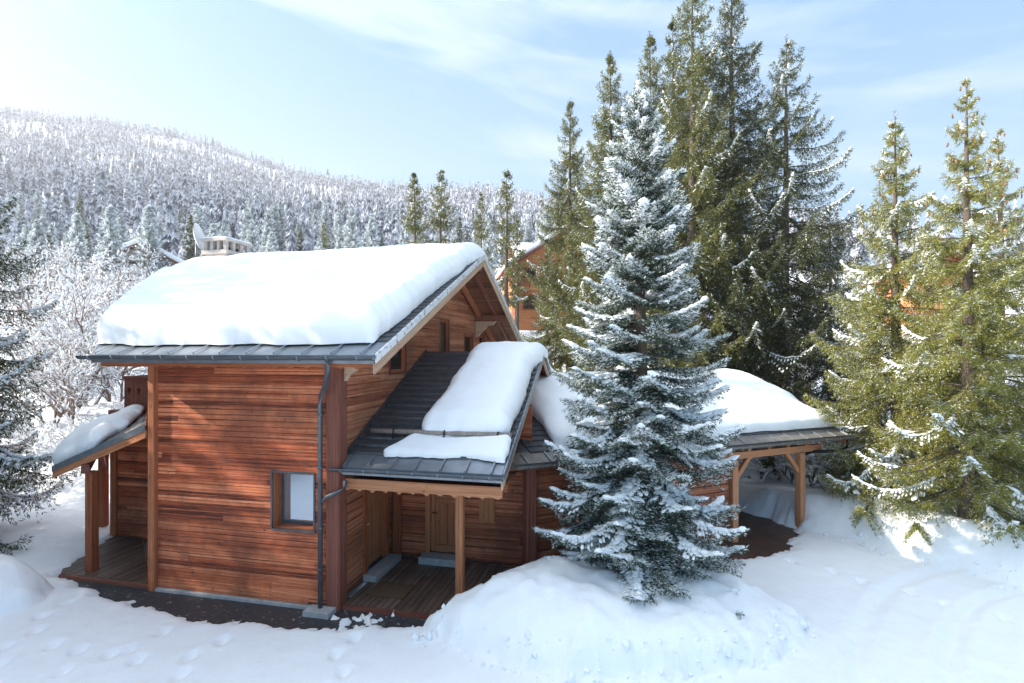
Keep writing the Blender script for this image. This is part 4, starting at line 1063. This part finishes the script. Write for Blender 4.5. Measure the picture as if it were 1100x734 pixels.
b1 = bare_tree(3, 7.5, 1, .6, 4, .10); b2 = bare_tree(8, 6.5, 3, .55, 4, .07); b3 = bare_tree(14, 2.0, 6, .6, 3, .025, 1.0)
E1 = put_bare('bare_tree', b1, -19.6, 24.5, 'frost covered leafless tree on the slope left of the snowy main roof', 'tree', BG)
E2 = put_bare('bare_tree', b2, -23.4, 27.5, 'frost covered leafless tree on the slope left of the snowy main roof', 'tree', BG)
LB = 'frost covered leafless tree on the slope left of the snowy main roof'
rr = random.Random(5)
for i, (px, Y) in enumerate(((62, 33), (78, 36), (95, 31), (118, 33), (132, 40), (148, 46), (105, 42), (85, 48), (60, 44), (45, 38), (165, 52), (125, 55), (100, 60), (70, 62), (185, 60), (30, 50), (140, 64), (50, 70), (72, 29), (110, 36), (128, 30), (90, 34), (55, 27), (150, 40), (40, 33), (115, 47), (75, 42), (95, 55), (170, 44), (135, 70), (160, 66), (60, 52), (25, 44), (190, 72), (108, 75), (84, 66), (45, 60), (10, 55))):
    x, y, z = gl(px, Y); s = E1 if i % 2 else E2
    dup_tree(s, x, y, z-.05, LB, 'tree', BG, rz=rr.random()*6, sc=rr.uniform(.9, 1.5))
SG_ = 'snowy shrubs behind the carport'
S1_ = put_bare('snowy_shrub', b3, 8.3, 20.5, 'snow laden leafless shrub seen through and beyond the open carport', 'shrub', SG_)
for i, (x, y, s) in enumerate(((6.8, 20.9, 1.0), (9.4, 21.3, .9), (7.6, 22.3, 1.2), (10.6, 21.0, 1.05), (11.4, 22.8, 1.3), (12.4, 20.6, 1.2), (9.0, 23.6, 1.5), (13.4, 22.2, 1.3), (11.9, 18.3, 1.5), (13.0, 18.0, 1.3), (14.8, 20.2, 1.5), (5.6, 22.5, 1.1), (10.7, 19.2, 1.4))):
    dup_tree(S1_, x, y, gz1(x, y)-.08, 'snow laden leafless shrub seen through and beyond the open carport', 'shrub', SG_, rz=i*1.3, sc=s)
SL_ = 'snowy shrubs on the left slope'
for i, (x, y, s) in enumerate(((-17.5, 22.5, 1.0), (-19.5, 23.0, 1.3), (-21.5, 23.5, 1.1), (-23.8, 24, 1.4), (-16.0, 24.5, 1.2), (-26, 26, 1.4), (-18.3, 26, 1.5))):
    dup_tree(S1_, x, y, gz1(x, y)-.08, 'low snow laden shrub on the slope beyond the terrace lean-to', 'shrub', SL_, rz=i*1.7, sc=s)

# lumps of ploughed snow along the foot of the heap and the bank
rgc = np.random.default_rng(9); cc = []
for i in range(150):
    a = rgc.uniform(3.3, 6.1); k = rgc.uniform(.86, 1.12); cc.append((1.9+3.6*k*cos(a), 10.4+1.95*k*sin(a)))
for i in range(120):
    t = rgc.random(); cc.append((9.1+2.6*t+rgc.normal(0, .25), 15.2-4.0*t+rgc.normal(0, .25)))
cc = np.array(cc); cz = ground(cc[:, 0].copy(), cc[:, 1].copy()); n = len(cc); ss = rgc.gamma(1.4, .017, n)[:, None]+.010
Vc, Fc = clumps(np.column_stack([cc, cz+ss[:, 0]*.25]), unit(rgc.normal(size=(n, 3))*np.array([1, 1, .2])), ss*rgc.uniform(.6, 1.3, (n, 3)), rgc)
tag(link('snow_lumps', np_mesh('snow_lumps', Vc, Fc, [SNOWG])), 'small lumps of ploughed snow scattered along the heap and the bank', 'snow lumps', kind='stuff')

# ------------------------------------------------------------------ forest on the mountain
def mat_forest(name, dark, frost, lo, hi):
    m, nt, bs, out = new_mat(name)
    g = nd(nt, 'ShaderNodeNewGeometry'); sp = nd(nt, 'ShaderNodeSeparateXYZ', {0: g.outputs['Normal']})
    n = nd(nt, 'ShaderNodeTexNoise', {'Vector': g.outputs['Position'], 'Scale': .8, 'Detail': 4, 'Roughness': .75})
    n0 = nd(nt, 'ShaderNodeTexNoise', {'Vector': g.outputs['Position'], 'Scale': .13, 'Detail': 2})
    f = mathn(nt, 'ADD', mathn(nt, 'ADD', mathn(nt, 'MULTIPLY', n.outputs[0], .55), mathn(nt, 'MULTIPLY', n0.outputs[0], .45)), mathn(nt, 'MULTIPLY', mathn(nt, 'ABSOLUTE', sp.outputs[2]), .25))
    f = mathn(nt, 'ADD', f, mathn(nt, 'MULTIPLY', mathn(nt, 'SUBTRACT', g.outputs['Random Per Island'], .5), .30))
    c = ramp(nt, f, [(lo, dark), (hi, frost)])
    nt.links.new(c, bs.inputs['Base Color']); bs.inputs['Roughness'].default_value = .8; bs.inputs['Specular IOR Level'].default_value = .1
    return m
FOREST = mat_forest('frosted_forest', (.075, .085, .11), (.66, .67, .73), .45, .69)
def star_tree(rng, K, npt, Ht=1.0, R=.2):
    """unit-height conifer built of ragged skirts"""
    V = []; Fc = []
    for k in range(K):
        t = k/K; z1 = Ht*(1-.86*(t**.9))  # apex of the skirt
        r = R*(.16+.9*(t+.12)**.85)*rng.uniform(.85, 1.12); zb = z1-Ht*(.10+.10*t)*(1.5 if K < 12 else 1); zb = max(zb, .02)
        o = len(V); V.append((rng.normal(0, .008), rng.normal(0, .008), z1))
        a0 = rng.random()*6
        for i in range(npt*2):
            a = a0+pi*i/npt; q = (r if i % 2 == 0 else r*.4)*rng.uniform(.6, 1.3); V.append((q*cos(a), q*sin(a), zb+(0 if i % 2 == 0 else .05)*Ht+rng.normal(0, .012)))
        for i in range(npt*2): Fc.append((o, o+1+i, o+1+(i+1) % (npt*2)))
    return np.array(V), np.array(Fc)
rngF = np.random.default_rng(77)
def scatter_forest(Ylo, Yhi, sp, xlim):
    out = []
    y = Ylo
    while y < Yhi:
        s = sp*(1+.6*(y-Ylo)/(Yhi-Ylo)); n = int(2*xlim*y/s)
        x = (np.arange(n)+.5)/n*2*xlim*y-xlim*y+rngF.uniform(-.5, .5, n)*s; out.append(np.stack([x, y+rngF.uniform(-.5, .5, n)*s], 1)); y += s
    return np.concatenate(out)
pts = np.concatenate([scatter_forest(100, 300, 4.3, 1.12), scatter_forest(300, 870, 4.7, 1.12)])
pz = ground(pts[:, 0].copy(), pts[:, 1].copy())
dens = fbm(pts[:, 0]/35, pts[:, 1]/35, 91)
keep = (rngF.random(len(pts)) < .95+1.2*dens) & ((pts[:, 0]/pts[:, 1] < .30) | (rngF.random(len(pts)) < .5))
pts, pz = pts[keep], pz[keep]
LODS = [[star_tree(rngF, 19, 9, R=.125) for _ in range(5)], [star_tree(rngF, 8, 5, R=.125) for _ in range(5)]]
VV = []; FF = []; off = 0
lod = (pts[:, 1] > 330).astype(int); var = rngF.integers(0, 5, len(pts)); hh = rngF.uniform(7, 17, len(pts))*(.75+.25*rngF.random(len(pts))); hh = hh*np.interp(pts[:, 1], [100, 260], [.68, .95])*(.65+.9*vnoise(pts[:, 0]/22, pts[:, 1]/22, 95)); ww = hh*rngF.uniform(.8, 1.3, len(pts)); rot = rngF.uniform(0, 6.28, len(pts))
for l in (0, 1):
    for v_ in range(5):
        s = np.where((lod == l) & (var == v_))[0]
        if not len(s): continue
        v, f = LODS[l][v_]; c, sn_ = np.cos(rot[s])[:, None], np.sin(rot[s])[:, None]
        X = (v[None, :, 0]*c-v[None, :, 1]*sn_)*ww[s][:, None]+pts[s, 0][:, None]; Y = (v[None, :, 0]*sn_+v[None, :, 1]*c)*ww[s][:, None]+pts[s, 1][:, None]
        Z = v[None, :, 2]*hh[s][:, None]+pz[s][:, None]-.3
        VV.append(np.stack([X, Y, Z], -1).reshape(-1, 3)); FF.append((f[None]+(np.arange(len(s))*len(v))[:, None, None]).reshape(-1, 3)+off); off += len(s)*len(v)
tag(link('forest', np_mesh('forest', np.concatenate(VV), np.concatenate(FF), [FOREST])), 'dense frosted conifer forest covering the whole mountainside', 'forest', kind='stuff')

# individual spruces low on the slope, near enough to be told apart
HG = 'frosted spruces on the lower slope'
N_HOAR = mat_needles('hoar_needles', (.16, .19, .20), (.42, .46, .48), .2)
h1 = spruce(71, 15, 2.8, z0=.8, wh=.85, nb=8, e_top=38, e_bot=-12, tip=20, prof=.72, tw=.28, twmax=.8, twk=.5, ang=58, hang=.5, ns=.24, nper=4, nl=.34, nw=.12, frost=.95, snow=.8, snow_size=2.8, gap=.05, base=ico(1), mats=[N_HOAR, N_FROST])
h2 = spruce(73, 15, 2.2, z0=.8, wh=.85, nb=8, e_top=38, e_bot=-12, tip=20, prof=.66, tw=.28, twmax=.8, twk=.5, ang=58, hang=.6, ns=.24, nper=4, nl=.34, nw=.12, frost=.5, snow=.5, snow_size=2.6, gap=.05, base=ico(1), mats=[N_DARK, N_FROST])
LBH = 'frosted spruce standing in the lower edge of the mountain forest'
HA = far_tree(None, 205, 78, 232, 'lit greenish spruce just left of the satellite dish', HG, first=h2, name='frosted_spruce')
HB = far_tree(None, 160, 82, 232, LBH, HG, first=h1, name='frosted_spruce')
rr = random.Random(11)
for i in range(150):
    Y = rr.uniform(66, 170); px = rr.uniform(-20, 640)
    x = bx(px, Y); z = gz1(x, Y); s = rr.uniform(.45, .85)*rr.choice((1, 1, .75))
    if Y < 75 and 535 < px < 640: continue
    dup_tree(HB if rr.random() < .8 else HA, x, Y, z-.2, LBH, 'spruce', HG, rz=rr.random()*6.28, sc=(s*1.05, s*1.05, s))

# ------------------------------------------------------------------ distant chalets
def far_chalet(name, x, y, z, rz, w, d, wallh, pitch, label, group=None, snow=.6, wood=None, ov=1.0, fl=2):
    e = empty(name, (x, y, z), rz, label, 'chalet', group); wood = wood or HONEY
    rh = wallh+(w/2)*pitch
    mb = MB(); mb.add([(-w/2, 0, -3), (w/2, 0, -3), (w/2, 0, wallh), (0, 0, rh), (-w/2, 0, wallh), (-w/2, d, -3), (w/2, d, -3), (w/2, d, wallh), (0, d, rh), (-w/2, d, wallh)], [(0, 1, 2, 3, 4), (9, 8, 7, 6, 5), (1, 6, 7, 2), (5, 0, 4, 9)], (1, 0, 0)); mb.build('wall', wood, e)
    mb = MB(); ms = MB()
    for sg in (-1, 1):
        a = (sg*(w/2+ov), wallh-ov*pitch); b = (0, rh)
        for m_, o, t in ((mb, 0.02, .2), (ms, .22, snow)):
            ex = 0 if m_ is mb else -.1
            pl = [(a[0]+sg*ex, -ov-ex, a[1]+o), (b[0], -ov-ex, b[1]+o), (b[0], d+ov+ex, b[1]+o), (a[0]+sg*ex, d+ov+ex, a[1]+o)]
            m_.prism(pl, (0, 0, t), (0, 1, 0))
    rf = mb.build('roof', BEAM_RED, e); s = ms.build('roof_snow', SNOW_ROOF, rf)
    bv = s.modifiers.new('round', 'BEVEL'); bv.width = .22; bv.segments = 3; bv.limit_method = 'ANGLE'
    for fz in range(fl):
        z0 = .7+fz*2.6
        for wx in np.arange(-w/2+1.4, w/2-1, 2.2):
            f = MB()
            for (a, b, c_, d_) in ((wx-.62, wx-.5, z0, z0+1.4), (wx+.5, wx+.62, z0, z0+1.4), (wx-.5, wx+.5, z0+1.28, z0+1.4), (wx-.5, wx+.5, z0, z0+.12), (wx-.04, wx+.04, z0+.12, z0+1.28)): f.box(a, b, -.08, -.005, c_, d_, (0, 0, 1))
            fw = f.build('window', BEAM_RED, e); MB().box(wx-.5, wx+.5, -.03, -.004, z0+.1, z0+1.3).build('pane', DIMGLASS, fw)
        if fz == 1:
            b = MB(); b.box(-w/2-.3, w/2+.3, -1.2, -.01, z0-.75, z0-.6); bl = b.build('balcony', wood, e)
            r = MB(); r.box(-w/2-.3, w/2+.3, -1.2, -1.12, z0+.15, z0+.25)
            for px_ in np.arange(-w/2-.25, w/2+.3, .28): r.box(px_, px_+.14, -1.18, -1.14, z0-.6, z0+.15, (0, 0, 1))
            r.build('railing', BEAM, bl)
    return e
def mat_bright(): return mat_wood('orange_chalet_wood', (.26, .085, .03), (.52, .20, .075), (.64, .33, .15))
OR = mat_bright()
x, y, z = gl(592, 50); far_chalet('chalet', x+1.2, y, z+1.2, radians(8), 9.5, 10, 5.0, .62, 'orange timber chalet with snowy roof behind the right slope of the main roof', wood=OR)
x, y, z = gl(557, 56); far_chalet('chalet', x, y, z+.5, radians(-80), 9, 8, 4.4, .55, 'long snowy roofed chalet side behind the thin bare stemmed spruce', wood=OR, fl=1)
x, y, z = gl(160, 72); far_chalet('chalet', x-1, y, z+.2, radians(22), 9, 9, 4.4, .55, 'grey frosted gable peeking over the left end of the main roof snow', wood=mat_wood('grey_chalet_wood', (.20, .18, .17), (.36, .33, .31), (.5, .47, .45)), snow=.8)
x, y, z = gl(1014, 46); far_chalet('chalet', x, y, z+2.7, radians(-14), 4.6, 8, 3.4, .6, 'reddish timber chalet glimpsed high between the two yellow green spruces', wood=OR)

# ------------------------------------------------------------------ light, sky, camera
HAZE = .0005
SUN_AZ, SUN_EL = 4.5, 29.0          # degrees behind due left of the camera, elevation
sdir = np.array([-cos(radians(SUN_AZ))*cos(radians(SUN_EL)), -sin(radians(SUN_AZ))*cos(radians(SUN_EL)), sin(radians(SUN_EL))])
sl = bpy.data.lights.new('sun', 'SUN'); sl.energy = 5.0; sl.angle = radians(.6); sl.color = (1.0, .90, .76)
so = bpy.data.objects.new('sun', sl); COL.objects.link(so)
from mathutils import Vector
so.rotation_euler = Vector(sdir).to_track_quat('Z', 'Y').to_euler(); so.location = (-40, 0, 40)

# spruces standing just outside the frame on the left: they shade the yard and the front wall
OG = 'tall spruces lining the left of the yard'
for i, (x, y, s, src) in enumerate(((-17.6, 8.0, 1.12, T1), (-16.6, 7.4, .95, T2), (-15.8, 3.8, .85, T1), (-20.4, 5.4, .95, T2), (-21.6, 8.9, 1.12, T1), (-17.5, .2, .9, T2), (-18.6, 13.0, .95, T2), (-24.5, 6.4, 1.3, T1), (-25.5, 7.3, 1.25, T2), (-22.5, 2.2, 1.2, T1), (-23.5, 15.9, 1.35, T1))):
    y -= .0437*(-6-x)
    dup_tree(src, x, y, gz1(x, y), 'tall dark spruce lining the left side of the yard beside the snowy driveway', 'spruce', OG, rz=i*1.9, sc=s)
w = bpy.data.worlds.new('World'); scene.world = w; w.use_nodes = True
nt = w.node_tree; nt.nodes.clear()
wo = nt.nodes.new('ShaderNodeOutputWorld'); bg = nt.nodes.new('ShaderNodeBackground'); nt.links.new(bg.outputs[0], wo.inputs[0])
sky = nt.nodes.new('ShaderNodeTexSky'); sky.sky_type = 'NISHITA'; sky.sun_disc = False
sky.sun_elevation = radians(SUN_EL)
sky.sun_rotation = math.atan2(sdir[0], sdir[1])     # clockwise from +Y
sky.altitude = 1500; sky.air_density = 1.0; sky.dust_density = .6; sky.ozone_density = 2.0
tc_ = nt.nodes.new('ShaderNodeTexCoord'); sp = nd(nt, 'ShaderNodeSeparateXYZ', {0: tc_.outputs['Generated']})
zc = mathn(nt, 'MAXIMUM', mathn(nt, 'ADD', sp.outputs[2], .22), .05)
cu = mathn(nt, 'DIVIDE', sp.outputs[0], zc); cv = mathn(nt, 'DIVIDE', sp.outputs[1], zc)
cvec = nd(nt, 'ShaderNodeCombineXYZ', {0: cu, 1: cv, 2: 0.0})
azn = mathn(nt, 'ARCTAN2', sp.outputs[0], sp.outputs[1]); el_ = mathn(nt, 'ARCSINE', sp.outputs[2])
skv = mathn(nt, 'ADD', mathn(nt, 'MULTIPLY', el_, 7.5), mathn(nt, 'MULTIPLY', azn, 1.1))
mp = nd(nt, 'ShaderNodeCombineXYZ', {0: mathn(nt, 'MULTIPLY', azn, 1.3), 1: skv, 2: 3.7})
n1 = nd(nt, 'ShaderNodeTexNoise', {'Vector': mp.outputs[0], 'Scale': 1.1, 'Detail': 8, 'Roughness': .58, 'Distortion': .6})
n2 = nd(nt, 'ShaderNodeTexNoise', {'Vector': tc_.outputs['Generated'], 'Scale': 1.6, 'Detail': 3})
cl = mathn(nt, 'ADD', mathn(nt, 'MULTIPLY', n1.outputs[0], .75), mathn(nt, 'MULTIPLY', n2.outputs[0], .35))
cf = ramp(nt, cl, [(.565, (0, 0, 0)), (.70, (.85, .85, .85))])
hz = mathn(nt, 'POWER', mathn(nt, 'SUBTRACT', 1.0, mathn(nt, 'MAXIMUM', sp.outputs[2], 0.0)), 6.0)
skyc = mixc(nt, .7, sky.outputs[0], (.08, 1.0, 2.4))
c = mixc(nt, mathn(nt, 'MULTIPLY', hz, .25), skyc, (1.1, 1.9, 2.6))
c = mixc(nt, cf, c, (2.2, 2.45, 2.65))
dt = nd(nt, 'ShaderNodeVectorMath', {0: tc_.outputs['Generated'], 1: tuple(sdir)}, operation='DOT_PRODUCT')
gw = mathn(nt, 'MULTIPLY', mathn(nt, 'POWER', mathn(nt, 'MAXIMUM', dt.outputs['Value'], 0.0), 10.0), .85)
c = mixc(nt, gw, c, (26, 25.5, 27))
c = mixc(nt, 1.0, c, (.82, .98, .95), 'MULTIPLY')
ov_ = nd(nt, 'ShaderNodeMapRange', {0: sp.outputs[2], 1: .60, 2: .88, 3: 0.0, 4: .75}, interpolation_type='SMOOTHSTEP')  # extra brightness in the unseen sky overhead, added to fill the shade
c = mixc(nt, ov_.outputs[0], c, (5.2, 5.6, 6.2))
nt.links.new(c, bg.inputs[0]); bg.inputs[1].default_value = .12

hb = MB(); hb.box(-1520, 1420, -280, 1330, -4, 470); hzm = bpy.data.materials.new('valley_haze'); hzm.use_nodes = True; hn = hzm.node_tree; hn.nodes.clear()
ho = hn.nodes.new('ShaderNodeOutputMaterial'); hv = hn.nodes.new('ShaderNodeVolumePrincipled'); hv.inputs['Color'].default_value = (.93, .93, .97, 1); hv.inputs['Density'].default_value = HAZE; hv.inputs['Anisotropy'].default_value = .2
hn.links.new(hv.outputs[0], ho.inputs['Volume'])
if HAZE > 0: tag(hb.build('haze', hzm), kind='stuff')

cam = bpy.data.cameras.new('camera'); co = bpy.data.objects.new('camera', cam); COL.objects.link(co)
co.location = (0, 0, H); co.rotation_euler = (radians(90), 0, 0)
cam.sensor_width = 36; cam.lens = 36*F/1100; cam.shift_y = 11/1100; cam.clip_end = 6000; cam.clip_start = .1
scene.camera = co
scene.render.engine = 'CYCLES'
scene.cycles.use_denoising = True
scene.cycles.max_bounces = 6; scene.cycles.diffuse_bounces = 3; scene.cycles.glossy_bounces = 3; scene.cycles.transmission_bounces = 4
scene.cycles.sample_clamp_indirect = 6
vs_ = scene.view_settings; vs_.view_transform = 'Standard'; vs_.look = 'None'; vs_.gamma = 1; vs_.use_curve_mapping = False
vs_.exposure = 1.6
